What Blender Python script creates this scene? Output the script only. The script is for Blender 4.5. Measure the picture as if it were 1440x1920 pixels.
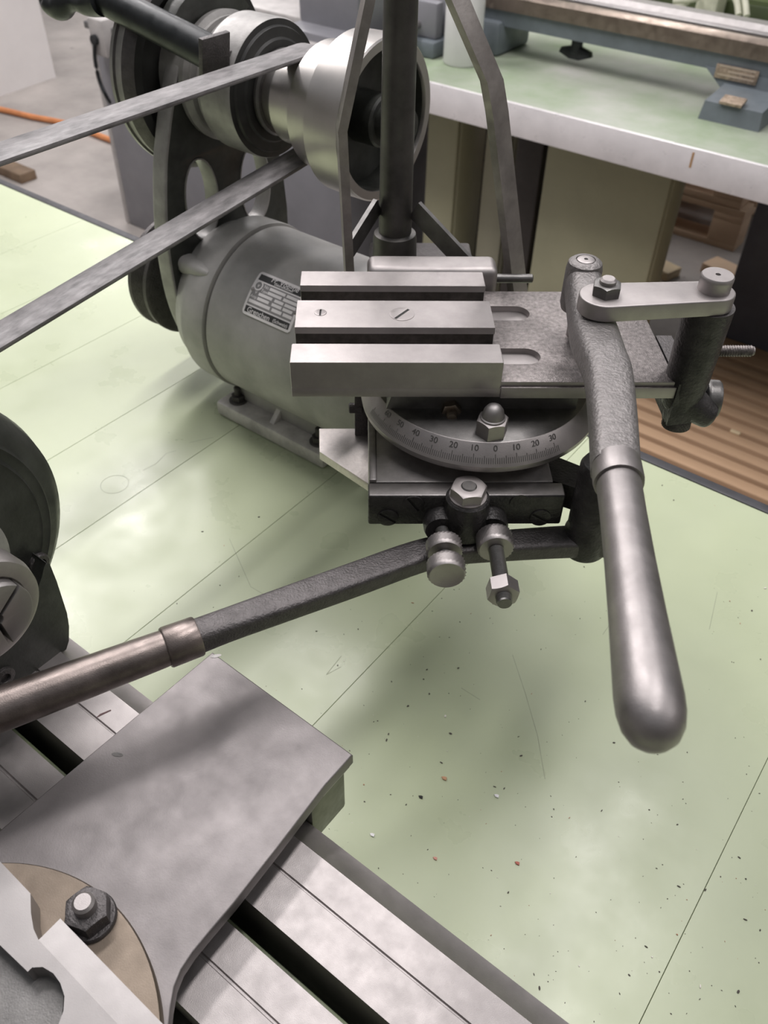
import bpy, bmesh, math, random
from mathutils import Vector, Matrix
random.seed(7)
PI = math.pi
for o in list(bpy.data.objects): bpy.data.objects.remove(o)
scene = bpy.context.scene
COL = scene.collection

# ------------------------------------------------------------------ camera
# World frame: X runs along the workbench, Y away from its front, Z up; bench top at z = 0.
FPX, PITCH, ROLL, CAMZ = 1592.26, math.radians(43.23), math.radians(1.208), 0.48
YB, YS = math.radians(-36.57), math.radians(1.96)
SROT = YS - YB                     # the lever slide is turned by this angle on the bench


def rz(v, a):
    c, s = math.cos(a), math.sin(a)
    return Vector((c * v[0] - s * v[1], s * v[0] + c * v[1], v[2]))


_fw = Vector((0, math.cos(PITCH), -math.sin(PITCH)))
_r0 = Vector((1, 0, 0)); _u0 = Vector((0, math.sin(PITCH), math.cos(PITCH)))
FW = rz(_fw, -YB)
RT = rz(math.cos(ROLL) * _r0 + math.sin(ROLL) * _u0, -YB)
UP = rz(-math.sin(ROLL) * _r0 + math.cos(ROLL) * _u0, -YB)
CAM = Vector((0, 0, CAMZ))

cd = bpy.data.cameras.new('camera'); cam = bpy.data.objects.new('camera', cd); COL.objects.link(cam)
cd.sensor_fit = 'VERTICAL'; cd.sensor_height = 36.0; cd.sensor_width = 27.0
cd.lens = FPX / 1920 * 36.0
cd.clip_start = 0.01; cd.clip_end = 60
cd.dof.use_dof = True; cd.dof.focus_distance = 0.43; cd.dof.aperture_fstop = 18.0
m = Matrix((RT, UP, -FW)).transposed().to_4x4(); m.translation = CAM
cam.matrix_world = m
scene.camera = cam

# ------------------------------------------------------------------ light
w = bpy.data.worlds.new('workshop_air'); scene.world = w; w.use_nodes = True
bg = w.node_tree.nodes['Background']; bg.inputs[0].default_value = (0.86, 0.87, 0.90, 1); bg.inputs[1].default_value = 0.32


def tube_light(name, x, y, z, length, width, power, col=(1.0, 0.955, 0.95)):
    l = bpy.data.lights.new(name, 'AREA'); l.shape = 'RECTANGLE'
    l.size = width; l.size_y = length; l.energy = power; l.color = col
    o = bpy.data.objects.new(name, l); COL.objects.link(o); o.location = (x, y, z)
    return o


tube_light('ceiling_lamp_row', -2.1, 1.0, 1.75, 1.4, 0.20, 34)
tube_light('ceiling_lamp_row', -1.05, 0.85, 1.75, 1.2, 0.16, 14)
tube_light('ceiling_lamp_row', -0.1, 0.8, 1.75, 1.3, 0.16, 13)
tube_light('ceiling_lamp_row', 1.3, 1.2, 1.75, 1.4, 0.20, 8)
tube_light('ceiling_lamp_row', -1.6, 3.6, 1.75, 2.6, 0.3, 30)
tube_light('ceiling_lamp_row', -4.0, 3.0, 1.75, 2.6, 0.3, 60)
vs = scene.view_settings
vs.view_transform = 'Standard'; vs.look = 'None'; vs.exposure = 0.2; vs.gamma = 1.0; vs.use_curve_mapping = False


# ------------------------------------------------------------------ pixel -> place helpers
def ray(px, py): return FW + RT * ((px - 720) / FPX) - UP * ((py - 960) / FPX)
def Bz(px, py, z): d = ray(px, py); return CAM + d * ((z - CAMZ) / d.z)          # on a level plane
def By(px, py, y): d = ray(px, py); return CAM + d * (y / d.y)                    # on an upright plane across the bench
def Bx(px, py, x): d = ray(px, py); return CAM + d * (x / d.x)
def Sz(px, py, z): return rz(Bz(px, py, z), -SROT)
def Sy(px, py, y):
    d = rz(ray(px, py), -SROT); return Vector((0, 0, CAMZ)) + d * (y / d.y)


# ------------------------------------------------------------------ materials
MATS = {}


def mat(name, col, rough=0.5, metal=0.0, var=0.12, vscale=18.0, bump=0.0, bscale=900.0, col2=None, c2amt=0.5,
        specks=0.0, speck_col=(0.03, 0.03, 0.025), speck_scale=90.0, rvar=0.1, scratch=0.0, spec=0.5, emit=None, stretch=None, bdist=0.00022):
    if name in MATS: return MATS[name]
    mt = bpy.data.materials.new(name); mt.use_nodes = True
    nt = mt.node_tree; N = nt.nodes; L = nt.links
    b = N['Principled BSDF']
    tc = N.new('ShaderNodeTexCoord')
    src = tc.outputs['Object']
    if stretch:
        mp = N.new('ShaderNodeMapping'); mp.inputs['Scale'].default_value = stretch
        L.new(src, mp.inputs[0]); src = mp.outputs[0]
    n1 = N.new('ShaderNodeTexNoise'); n1.inputs['Scale'].default_value = vscale; n1.inputs['Detail'].default_value = 6
    n1.inputs['Roughness'].default_value = 0.62
    L.new(src, n1.inputs['Vector'])
    ramp = N.new('ShaderNodeMapRange'); ramp.inputs[1].default_value = 0.3; ramp.inputs[2].default_value = 0.7
    L.new(n1.outputs[0], ramp.inputs[0])
    mix = N.new('ShaderNodeMix'); mix.data_type = 'RGBA'
    c2 = col2 if col2 else tuple(max(0, c * (1 - 2 * var)) for c in col)
    hi = col if col2 else tuple(min(1, c * (1 + var)) for c in col)
    mix.inputs[6].default_value = (*hi, 1); mix.inputs[7].default_value = (*c2, 1)
    mul = N.new('ShaderNodeMath'); mul.operation = 'MULTIPLY'; mul.inputs[1].default_value = c2amt if col2 else 1.0
    L.new(ramp.outputs[0], mul.inputs[0]); L.new(mul.outputs[0], mix.inputs[0])
    cout = mix.outputs[2]
    if specks > 0:
        v = N.new('ShaderNodeTexNoise'); v.inputs['Scale'].default_value = speck_scale; v.inputs['Detail'].default_value = 3
        L.new(tc.outputs['Object'], v.inputs['Vector'])
        mr = N.new('ShaderNodeMapRange'); mr.inputs[1].default_value = 0.72 - 0.1 * specks; mr.inputs[2].default_value = 0.76 - 0.1 * specks
        L.new(v.outputs[0], mr.inputs[0])
        m2 = N.new('ShaderNodeMix'); m2.data_type = 'RGBA'; m2.inputs[7].default_value = (*speck_col, 1)
        L.new(mr.outputs[0], m2.inputs[0]); L.new(cout, m2.inputs[6]); cout = m2.outputs[2]
    L.new(cout, b.inputs['Base Color'])
    b.inputs['Metallic'].default_value = metal
    b.inputs['Specular IOR Level'].default_value = spec
    n2 = N.new('ShaderNodeTexNoise'); n2.inputs['Scale'].default_value = vscale * 2.3; n2.inputs['Detail'].default_value = 5
    L.new(src, n2.inputs['Vector'])
    rr = N.new('ShaderNodeMapRange'); rr.inputs[1].default_value = 0.3; rr.inputs[2].default_value = 0.7
    rr.inputs[3].default_value = max(0.02, rough - rvar); rr.inputs[4].default_value = min(1, rough + rvar)
    L.new(n2.outputs[0], rr.inputs[0]); L.new(rr.outputs[0], b.inputs['Roughness'])
    if bump > 0:
        n3 = N.new('ShaderNodeTexNoise'); n3.inputs['Scale'].default_value = bscale; n3.inputs['Detail'].default_value = 4
        L.new(src, n3.inputs['Vector'])
        bp = N.new('ShaderNodeBump'); bp.inputs['Strength'].default_value = bump; bp.inputs['Distance'].default_value = bdist
        L.new(n3.outputs[0], bp.inputs['Height']); L.new(bp.outputs[0], b.inputs['Normal'])
    if emit:
        b.inputs['Emission Color'].default_value = (*emit[0], 1); b.inputs['Emission Strength'].default_value = emit[1]
    MATS[name] = mt
    return mt


STEEL = mat('ground_steel', (0.41, 0.383, 0.378), 0.50, 1.0, 0.06, 60, 0.25, 2200, rvar=.04)
SHADEK = mat('shaded_face_black', (0.03, 0.03, 0.029), 0.5, 0.0, 0.2, 40)  # black standing in for shade on faces turned away from the lamps
FOOT = mat('worn_foot_paint', (0.68, 0.65, 0.64), 0.45, 0.2, 0.15, 60, 0.4, 700)
STEELP = mat('pitted_steel', (0.265, 0.243, 0.237), 0.52, 1.0, 0.2, 420, 0.9, 1300, rvar=.06)
STEELD = mat('dark_steel', (0.20, 0.195, 0.19), 0.45, 1.0, 0.12, 90, 0.3, 1500, rvar=.05)
POLISH = mat('polished_steel', (0.36, 0.343, 0.339), 0.52, 1.0, 0.03, 40, 0.1, 2500, rvar=.04)
BRUSH = mat('turned_steel', (0.52, 0.495, 0.475), 0.34, 1.0, 0.05, 30, 0.0, 1500, rvar=.03)
HANDLE = mat('worn_handle_steel', (0.325, 0.303, 0.30), 0.47, 1.0, 0.10, 60, 0.2, 1500, rvar=.05)
BROWNH = mat('browned_handle_steel', (0.24, 0.205, 0.19), 0.38, 1.0, 0.2, 60, 0.3, 1500, rvar=.06)
CAST = mat('cast_lever_iron', (0.25, 0.236, 0.232), 0.5, 0.8, 0.10, 260, 1.0, 650, rvar=.05, bdist=.0006)
CASTB = mat('blackened_cast_iron', (0.05, 0.047, 0.047), 0.40, 0.4, 0.3, 90, 0.9, 600, bdist=.0005)
BASEM = mat('base_slide_steel', (0.30, 0.285, 0.28), 0.5, 1.0, 0.10, 90, 0.3, 1500, rvar=.05)
CASTD = mat('dark_lever_iron', (0.115, 0.107, 0.107), 0.48, 0.7, 0.12, 160, 0.9, 800, rvar=.05, bdist=.0005)
BLACK = mat('blued_black_steel', (0.03, 0.033, 0.035), 0.38, 0.5, 0.2, 60, 0.15, 600)
POST = mat('dark_post_steel', (0.125, 0.12, 0.115), 0.45, 0.85, 0.2, 30, 0.1, 900)
PAINT = mat('dark_grey_machine_paint', (0.43, 0.42, 0.405), 0.40, 0.0, 0.14, 22, 0.25, 300, spec=0.6)
PAINTL = mat('worn_grey_edge_paint', (0.34, 0.33, 0.32), 0.42, 0.3, 0.15, 50, 0.4, 700)
PAINTH = mat('green_black_headstock_paint', (0.045, 0.047, 0.042), 0.42, 0.1, 0.25, 50, 0.5, 500)
SLOT = mat('slot_black', (0.012, 0.012, 0.011), 0.7, 0.0, 0.1, 50)
LINO = mat('green_linoleum', (0.475, 0.53, 0.355), 0.33, 0.0, 0.06, 9, 0.15, 240, col2=(0.425, 0.475, 0.325), c2amt=0.8,
           rvar=0.09, spec=0.6)
EDGE = mat('black_edging', (0.045, 0.045, 0.052), 0.5, 0.0, 0.2, 40)
WOODB = mat('bench_timber', (0.20, 0.19, 0.13), 0.6, 0, 0.2, 20)
CONC = mat('concrete_floor', (0.36, 0.33, 0.31), 0.6, 0.0, 0.16, 3.2, 0.1, 60, specks=0.03, speck_scale=14, speck_col=(0.2, 0.18, 0.17))
WHITE = mat('white_plaster', (0.80, 0.77, 0.76), 0.7, 0, 0.04, 3)
WHITEP = mat('white_enamel', (0.80, 0.79, 0.80), 0.35, 0, 0.03, 12)
BLUEG = mat('blue_grey_machine_paint', (0.155, 0.18, 0.20), 0.42, 0, 0.12, 12, 0.1, 200)
GREYM = mat('mid_grey_machine_paint', (0.215, 0.215, 0.235), 0.45, 0, 0.08, 6)
OLIVE = mat('olive_cabinet_paint', (0.42, 0.41, 0.275), 0.45, 0, 0.08, 4)
NAVY = mat('navy_cabinet_paint', (0.125, 0.13, 0.165), 0.5, 0, 0.1, 8)
ALU = mat('light_table_edging', (0.86, 0.83, 0.84), 0.35, 0.2, 0.05, 20)
LINO2 = mat('green_table_linoleum', (0.20, 0.275, 0.155), 0.5, 0, 0.1, 4.0, col2=(0.42, 0.42, 0.39), c2amt=1.0)
SLATW = mat('slat_wood', (0.60, 0.40, 0.255), 0.65, 0, 0.2, 9, 0.3, 60, col2=(0.36, 0.225, 0.135), stretch=(0.35, 3, 3))
PALW = mat('pallet_wood', (0.66, 0.48, 0.33), 0.7, 0, 0.2, 7, 0.3, 60, col2=(0.46, 0.32, 0.21))
PALEW = mat('pale_wood', (0.72, 0.58, 0.38), 0.65, 0, 0.1, 15)
LEATHER = mat('worn_leather_belt', (0.19, 0.178, 0.18), 0.52, 0.0, 0.35, 130, 1.0, 420, spec=0.7, stretch=(1, 0.35, 1))
BRASSY = mat('browned_turntable_steel', (0.235, 0.195, 0.158), 0.52, 1.0, 0.10, 45, 0.15, 1500, rvar=.04)
PLATES = mat('nameplate_bronze', (0.42, 0.33, 0.25), 0.45, 0.6, 0.25, 120)
ORANGE = mat('orange_hose', (0.62, 0.24, 0.09), 0.5)
CABLE = mat('cream_cable', (0.62, 0.62, 0.50), 0.5)
CARTON = mat('brown_wood', (0.20, 0.135, 0.085), 0.7, 0, 0.2, 12)
GREENW = mat('green_painted_panel', (0.22, 0.27, 0.13), 0.5, 0, 0.15, 4)
NPW = mat('nameplate_white', (0.92, 0.89, 0.89), 0.4, 0.0, 0.04, 50)
NPB = mat('nameplate_black', (0.05, 0.05, 0.05), 0.45, 0, 0.1, 50)
NPG = mat('nameplate_grey', (0.30, 0.29, 0.29), 0.5, 0, 0.1, 80)


# ------------------------------------------------------------------ object helpers
BASE = {}
ROTZ = {}


def thing(name, label, cat, base=(0, 0, 0), rot=0.0, group=None):
    o = bpy.data.objects.new(name, None); COL.objects.link(o)
    o.empty_display_size = 0.02
    b = Vector(base); o.location = rz(b, rot); o.rotation_euler = (0, 0, rot)
    o['label'] = label; o['category'] = cat
    if group: o['group'] = group
    BASE[o.name] = b; ROTZ[o.name] = rot
    return o


def obj(name, bm, material, parent=None, label=None, smooth=40, kind=None, base=None):
    me = bpy.data.meshes.new(name)
    b = BASE[parent.name] if parent is not None else (Vector(base) if base is not None else Vector((0, 0, 0)))
    if isinstance(bm, bpy.types.Mesh):
        t = bmesh.new(); t.from_mesh(bm); bpy.data.meshes.remove(bm); bm = t
    bmesh.ops.translate(bm, verts=bm.verts, vec=-b)
    bmesh.ops.recalc_face_normals(bm, faces=bm.faces)
    for f in bm.faces: f.smooth = True
    bm.to_mesh(me); bm.free()
    me.set_sharp_from_angle(angle=math.radians(smooth))
    for mm in (material if isinstance(material, (list, tuple)) else [material]): me.materials.append(mm)
    o = bpy.data.objects.new(name, me); COL.objects.link(o)
    if parent is not None:
        o.parent = parent; BASE[o.name] = b
    else:
        o.location = b; BASE[o.name] = b
    if label: o['label'] = label
    if kind: o['kind'] = kind
    return o


def single(name, bm, material, label, cat, base=(0, 0, 0), group=None, kind=None):
    o = obj(name, bm, material, None, label, base=base, kind=kind); o['category'] = cat
    if group: o['group'] = group
    return o


def struct(name, bm, material):
    return obj(name, bm, material, kind='structure')


def merge(*bms):
    out = bmesh.new()
    for b in bms:
        me = bpy.data.meshes.new('tmp')
        if isinstance(b, bpy.types.Mesh):
            out.from_mesh(b); bpy.data.meshes.remove(b); bpy.data.meshes.remove(me); continue
        b.to_mesh(me); b.free(); out.from_mesh(me); bpy.data.meshes.remove(me)
    return out


def xf(bm, M):
    if isinstance(bm, bpy.types.Mesh):
        t = bmesh.new(); t.from_mesh(bm); bpy.data.meshes.remove(bm); bm = t
    bmesh.ops.transform(bm, matrix=M, verts=bm.verts); return bm


def axis_m(origin, zdir, xhint=None):
    z = Vector(zdir).normalized()
    h = Vector(xhint) if xhint is not None else (Vector((1, 0, 0)) if abs(z.x) < 0.9 else Vector((0, 1, 0)))
    x = (h - z * h.dot(z)).normalized(); y = z.cross(x)
    M = Matrix((x, y, z)).transposed().to_4x4(); M.translation = Vector(origin)
    return M


def bevel(bm, wd, seg=2, ang=30):
    if wd <= 0: return bm
    es = [e for e in bm.edges if len(e.link_faces) == 2 and e.calc_face_angle(0) > math.radians(ang)]
    bmesh.ops.bevel(bm, geom=es, offset=wd, segments=seg, profile=0.5, affect='EDGES', clamp_overlap=True)
    return bm


def box(x0, x1, y0, y1, z0, z1, bv=0.0008, seg=2):
    bm = bmesh.new()
    bmesh.ops.create_cube(bm, size=1)
    bmesh.ops.scale(bm, vec=(x1 - x0, y1 - y0, z1 - z0), verts=bm.verts)
    bmesh.ops.translate(bm, vec=((x0 + x1) / 2, (y0 + y1) / 2, (z0 + z1) / 2), verts=bm.verts)
    return bevel(bm, bv, seg)


def hexa(pts, bv=0.0):
    """eight points: bottom ring of four, then top ring of four"""
    bm = bmesh.new(); v = [bm.verts.new(p) for p in pts]
    for f in ((3, 2, 1, 0), (4, 5, 6, 7), (0, 1, 5, 4), (1, 2, 6, 5), (2, 3, 7, 6), (3, 0, 4, 7)): bm.faces.new([v[i] for i in f])
    return bevel(bm, bv)


def lathe(prof, origin=(0, 0, 0), axis=(0, 0, 1), n=56, xhint=None):
    """prof: list of (r, t), revolved about the axis"""
    bm = bmesh.new(); rings = []
    for r, t in prof:
        if r < 1e-7: rings.append([bm.verts.new((0, 0, t))])
        else: rings.append([bm.verts.new((r * math.cos(2 * PI * i / n), r * math.sin(2 * PI * i / n), t)) for i in range(n)])
    for a, b in zip(rings, rings[1:]):
        if len(a) == 1 and len(b) == 1: continue
        for i in range(n):
            j = (i + 1) % n
            if len(a) == 1: bm.faces.new((a[0], b[i], b[j]))
            elif len(b) == 1: bm.faces.new((a[j], a[i], b[0]))
            else: bm.faces.new((a[i], a[j], b[j], b[i]))
    for R in (rings[0], rings[-1]):
        if len(R) > 1:
            try: bm.faces.new(R)
            except ValueError: pass
    return xf(bm, axis_m(origin, axis, xhint))


def cyl(r, t0, t1, origin, axis=(0, 0, 1), bv=0.0006, n=40):
    b = min(bv, r * .4, abs(t1 - t0) * .4)
    return lathe([(0, t0), (r - b, t0), (r, t0 + b), (r, t1 - b), (r - b, t1), (0, t1)], origin, axis, n)


def catmull(P, k=6):
    out = []
    for i in range(len(P) - 1):
        p0 = P[max(i - 1, 0)]; p1 = P[i]; p2 = P[i + 1]; p3 = P[min(i + 2, len(P) - 1)]
        for j in range(k):
            t = j / k
            out.append([0.5 * (2 * b + (c - a) * t + (2 * a - 5 * b + 4 * c - d) * t * t + (3 * b - a - 3 * c + d) * t ** 3)
                        for a, b, c, d in zip(p0, p1, p2, p3)])
    out.append(list(P[-1]))
    return out


def sweep(P, n=20, up=(0, 0, 1), smooth=6):
    """P: rows (x, y, z, half width, half height, exponent); section squarish for exponent > 2"""
    if smooth: P = catmull(P, smooth)
    bm = bmesh.new(); rings = []
    up = Vector(up)
    for i, p in enumerate(P):
        a = Vector(P[max(i - 1, 0)][:3]); b = Vector(P[min(i + 1, len(P) - 1)][:3])
        t = (b - a).normalized(); s = t.cross(up).normalized(); u = s.cross(t)
        e = p[5]; ring = []
        for k in range(n):
            th = 2 * PI * (k + .5) / n
            c, d = math.cos(th), math.sin(th)
            x = math.copysign(abs(c) ** (2 / e), c) * p[3]; y = math.copysign(abs(d) ** (2 / e), d) * p[4]
            ring.append(bm.verts.new(Vector(p[:3]) + s * x + u * y))
        rings.append(ring)
    for a, b in zip(rings, rings[1:]):
        for k in range(n):
            j = (k + 1) % n
            bm.faces.new((a[k], a[j], b[j], b[k]))
    bm.faces.new(rings[0]); bm.faces.new(list(reversed(rings[-1])))
    return bm


def tube(P, r, n=10, smooth=5, up=(0, 0, 1)):
    return sweep([(*p, r, r, 2) for p in P], n, up, smooth)


def flat(outer, holes=(), t0=0.0, t1=0.01, bv=0.0, M=None, bres=1):
    """outline (with holes) in xy, drawn out from t0 to t1 along z"""
    cu = bpy.data.curves.new('tmp', 'CURVE'); cu.dimensions = '2D'; cu.fill_mode = 'BOTH'
    bv = min(bv, (t1 - t0) * .45)
    cu.extrude = (t1 - t0) / 2 - bv; cu.bevel_depth = bv; cu.bevel_resolution = bres; cu.offset = -bv
    for pts in (outer, *holes):
        sp = cu.splines.new('POLY'); sp.points.add(len(pts) - 1); sp.use_cyclic_u = True
        for q, p in zip(sp.points, pts): q.co = (p[0], p[1], 0, 1)
    o = bpy.data.objects.new('tmp', cu); COL.objects.link(o)
    dg = bpy.context.evaluated_depsgraph_get()
    me = bpy.data.meshes.new_from_object(o.evaluated_get(dg))
    bpy.data.objects.remove(o); bpy.data.curves.remove(cu)
    bm = bmesh.new(); bm.from_mesh(me); bpy.data.meshes.remove(me)
    bmesh.ops.translate(bm, vec=(0, 0, (t0 + t1) / 2), verts=bm.verts)
    bmesh.ops.remove_doubles(bm, verts=bm.verts, dist=1e-6)
    if M is not None: bmesh.ops.transform(bm, matrix=M, verts=bm.verts)
    return bm


YZ = Matrix(((0, 0, 1, 0), (1, 0, 0, 0), (0, 1, 0, 0), (0, 0, 0, 1)))      # outline (y, z), drawn out along x
XZ = Matrix(((1, 0, 0, 0), (0, 0, 1, 0), (0, 1, 0, 0), (0, 0, 0, 1)))      # outline (x, z), drawn out along y


def circ(cx, cy, r, n=32, a0=0, a1=2 * PI, end=False):
    k = n if not end else n - 1
    return [(cx + r * math.cos(a0 + (a1 - a0) * i / k), cy + r * math.sin(a0 + (a1 - a0) * i / k)) for i in range(n)]


def ell(cx, cy, a, b, n=32): return [(cx + a * math.cos(2 * PI * i / n), cy + b * math.sin(2 * PI * i / n)) for i in range(n)]


def hexnut(origin, axis, af, h, rot=0.0, bore=0.0, n=48):
    """hexagon nut with the chamfered crown"""
    rc = af / 2 * 0.99
    bm = bmesh.new(); rg = [[], [], [], []]
    for i in range(n):
        th = 2 * PI * i / n
        a = (th % (PI / 3)) - PI / 6
        rh = (af / 2) / math.cos(a)
        c = (rh - rc) * 0.6
        for k, (r, t) in enumerate(((rh, 0), (rh, h - c), (rc, h), (max(bore, 1e-4), h))):
            rg[k].append(bm.verts.new((r * math.cos(th + rot), r * math.sin(th + rot), t)))
    for a, b in zip(rg, rg[1:]):
        for i in range(n): bm.faces.new((a[i], a[(i + 1) % n], b[(i + 1) % n], b[i]))
    bm.faces.new(rg[0]); bm.faces.new(rg[3])
    return xf(bm, axis_m(origin, axis))


def thread(origin, axis, r, t0, t1, pitch=0.0012, n=24, depth=None):
    d = depth or pitch * .45
    prof = [(0, t0), (r - d, t0)]
    t = t0
    while t + pitch < t1:
        prof += [(r, t + pitch * .5), (r - d, t + pitch)]; t += pitch
    prof += [(r - d, t1), (0, t1)]
    return lathe(prof, origin, axis, n)


def knurl(origin, axis, r, t0, t1, n=60, m=7, d=0.0007, face_in=0.0):
    bm = bmesh.new(); rings = []
    c = (t1 - t0) * .12
    ts = [t0 + c + (t1 - t0 - 2 * c) * k / m for k in range(m + 1)]
    for k, t in enumerate(ts):
        rings.append([bm.verts.new(((r - d * ((i + k) % 2)) * math.cos(2 * PI * i / n), (r - d * ((i + k) % 2)) * math.sin(2 * PI * i / n), t)) for i in range(n)])
    def ring(rr, t): return [bm.verts.new((rr * math.cos(2 * PI * i / n), rr * math.sin(2 * PI * i / n), t)) for i in range(n)]
    rings = [ring(r - c, t0)] + rings + [ring(r - c, t1), ring(r - c - .0006, t1), ring(r - c - .001, t1 - face_in)]
    for a, b in zip(rings, rings[1:]):
        for i in range(n): bm.faces.new((a[i], a[(i + 1) % n], b[(i + 1) % n], b[i]))
    bm.faces.new(rings[0]); bm.faces.new(rings[-1])
    return xf(bm, axis_m(origin, axis))


def slot_screw(name, origin, axis, r, h, ang, parent, material=None, slotmat=None):
    a = math.radians(ang)
    sl = [(-r * .93, -r * .11), (r * .93, -r * .11), (r * .93, r * .11), (-r * .93, r * .11)]
    sl = [(x * math.cos(a) - y * math.sin(a), x * math.sin(a) + y * math.cos(a)) for x, y in sl]
    M = axis_m(origin, axis, (1, 0, 0))
    head = flat(circ(0, 0, r, 40), [sl], 0, h, 0.00015, M)
    o = obj(name, head, material or STEEL, parent)
    obj('screw_slot', xf(cyl(r * .97, 0, h * .3, (0, 0, 0)), M), slotmat or SLOT, o)
    return o


def text_mesh(body, size, align='CENTER', bold=0.0):
    cu = bpy.data.curves.new('tmp', 'FONT'); cu.body = body; cu.size = size; cu.align_x = align; cu.align_y = 'CENTER'
    cu.offset = bold; cu.extrude = 0.00003
    o = bpy.data.objects.new('tmp', cu); COL.objects.link(o)
    dg = bpy.context.evaluated_depsgraph_get(); me = bpy.data.meshes.new_from_object(o.evaluated_get(dg))
    bpy.data.objects.remove(o); bpy.data.curves.remove(cu)
    bm = bmesh.new(); bm.from_mesh(me); bpy.data.meshes.remove(me)
    return bm


# ================================================================== SETTING
FLZ = -0.82
struct('floor', box(-9, 2.1, -1.8, 6.7, FLZ - 0.1, FLZ, 0), CONC)
p = Bz(105, 145, FLZ); q = Bz(0, 181, FLZ)
dirw = (q - p).normalized(); nrm = Vector((-dirw.y, dirw.x, 0))
if nrm.dot(p) < 0: nrm = -nrm
a_, b_ = p, p + dirw * 2.2
c_, d_ = b_ + nrm * 0.7, a_ + nrm * 0.7
zup = Vector((0, 0, 2.6))
struct('wall_left', hexa([a_, b_, c_, d_, a_ + zup, b_ + zup, c_ + zup, d_ + zup]), WHITE)
struct('wall_back', box(-9, 2.1, 6.5, 6.7, FLZ, 1.85, 0), WHITE)

struct('unseen_wall_right', box(1.9, 2.1, -1.6, 6.5, FLZ, 1.85, 0), mat('grey_wall', (0.32, 0.31, 0.30), 0.8, 0, .05, 2))  # unseen wall, added to keep ambient light off right-facing surfaces
struct('unseen_wall_front', box(-9, 2.1, -1.8, -1.6, FLZ, 1.85, 0), mat('grey_wall', (0.32, 0.31, 0.30)))  # unseen wall behind the camera, added to darken the near side

# ------------------------------------------------------------------ workbench
wb = thing('workbench', 'long workbench topped with pale green linoleum boards and a black edge', 'workbench', (-0.45, 0.1, FLZ))
BY0, BY1 = -0.42, 0.606
SEAMS = [-1.75, -1.42, -1.16, -0.94, -0.82, -0.70, -0.575, -0.480, -0.3665, -0.2175, 0.026, 0.20, 0.42, 0.70]
obj('bench_core', box(-1.75, 0.70, BY0, BY1, -0.045, -0.0045, 0), WOODB, wb)
for a, b in zip(SEAMS, SEAMS[1:]):
    obj('board', box(a + 0.00014, b - 0.00014, BY0, BY1, -0.0045, 0.0, 0.0002, 1), LINO, wb)
obj('edge_strip', box(-1.75, 0.70, BY1, BY1 + 0.0105, -0.048, 0.0012, 0.0015), EDGE, wb)
for x in (-1.65, 0.60):
    for y in (BY0 + 0.06, BY1 - 0.08):
        obj('leg', box(x - 0.03, x + 0.03, y - 0.03, y + 0.03, FLZ, -0.045, 0.002), WOODB, wb)
SCR = mat('worn_scratch', (0.33, 0.36, 0.25), 0.5, 0, .1, 60)
sc = [flat(circ(*Bz(215, 908, 0).xy, .0118, 40), [circ(*Bz(215, 908, 0).xy, .0114, 40)], 0, .00006)]
for pts in ([(268, 882), (292, 870), (312, 850), (330, 845)], [(355, 830), (400, 820)], [(961, 1228), (985, 1300), (1008, 1380), (1022, 1461)], [(640, 1230), (612, 1265), (640, 1250)], [(1130, 1190), (1165, 1140)], [(865, 1290), (900, 1312)], [(430, 1010), (470, 1100), (520, 1130)], [(1330, 1180), (1345, 1110)]):
    P_ = [Bz(*q, 0) for q in pts]
    for a, b in zip(P_, P_[1:]):
        n_ = Vector((-(b - a).y, (b - a).x, 0)).normalized() * .00022
        sc.append(hexa([a - n_, b - n_, b + n_, a + n_, *[v + Vector((0, 0, .00005)) for v in (a - n_, b - n_, b + n_, a + n_)]]))
obj('scratch_marks', merge(*sc), SCR, wb, kind='stuff')
# grit and swarf
bm = bmesh.new()
for i in range(420):
    px, py = random.uniform(120, 1440), random.uniform(760, 1920)
    if random.random() < .6: px, py = random.uniform(640, 1440), random.uniform(1080, 1920)
    c = Bz(px, py, 0)
    if not (0.155 < c.y < 0.6): continue
    s = random.choice([0.0002, 0.00025, 0.0003, 0.0004, 0.0006])
    g = bmesh.ops.create_icosphere(bm, subdivisions=1, radius=s)
    bmesh.ops.scale(bm, vec=(random.uniform(.6, 2.2), random.uniform(.5, 1.2), .5), verts=g['verts'])
    bmesh.ops.rotate(bm, verts=g['verts'], matrix=Matrix.Rotation(random.uniform(0, 6), 3, 'Z'))
    bmesh.ops.translate(bm, vec=(c.x, c.y, s * .52), verts=g['verts'])
    k = random.random(); mi = 0 if k < .8 else (1 if k < .92 else 2)
    for v in g['verts']:
        for f in v.link_faces: f.material_index = mi
single('swarf_grit', bm, [mat('grit_dark', (0.07, 0.06, 0.05), 0.7), mat('grit_pale', (0.75, 0.72, 0.66), 0.6), mat('grit_rust', (0.42, 0.2, 0.12), 0.7)],
       'fine dark swarf and grit scattered over the green bench top', 'grit', kind='stuff')
for (px, py, s, mm, lab) in [(833, 1460, .0020, mat('chip_orange', (0.52, 0.30, 0.17), .7), 'small orange crumb on the green bench'),
                             (931, 1493, .0018, WHITEP, 'small white paper flake on the green bench'),
                             (789, 1495, .0016, SLOT, 'black crumb of swarf on the green bench'),
                             (970, 1619, .0016, mat('chip_red', (0.5, 0.16, 0.12), .7), 'small reddish chip on the green bench'),
                             (698, 1566, .0017, WHITEP, 'pale curled shaving beside the steel bed'),
                             (816, 1610, .0015, mat('chip_pink', (0.62, 0.3, 0.24), .7), 'pinkish crumb on the green bench near the bed')]:
    c = Bz(px, py, 0)
    b = flat([(s * .9, -s * .3), (s * .5, s * .7), (-s * .3, s * .5), (-s, -s * .1), (-s * .2, -s * .6)], (), 0, s * .5, s * .1, Matrix.Translation(c))
    single('swarf_chip', b, mm, lab, 'chip', c, group='chips on the bench')

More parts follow.
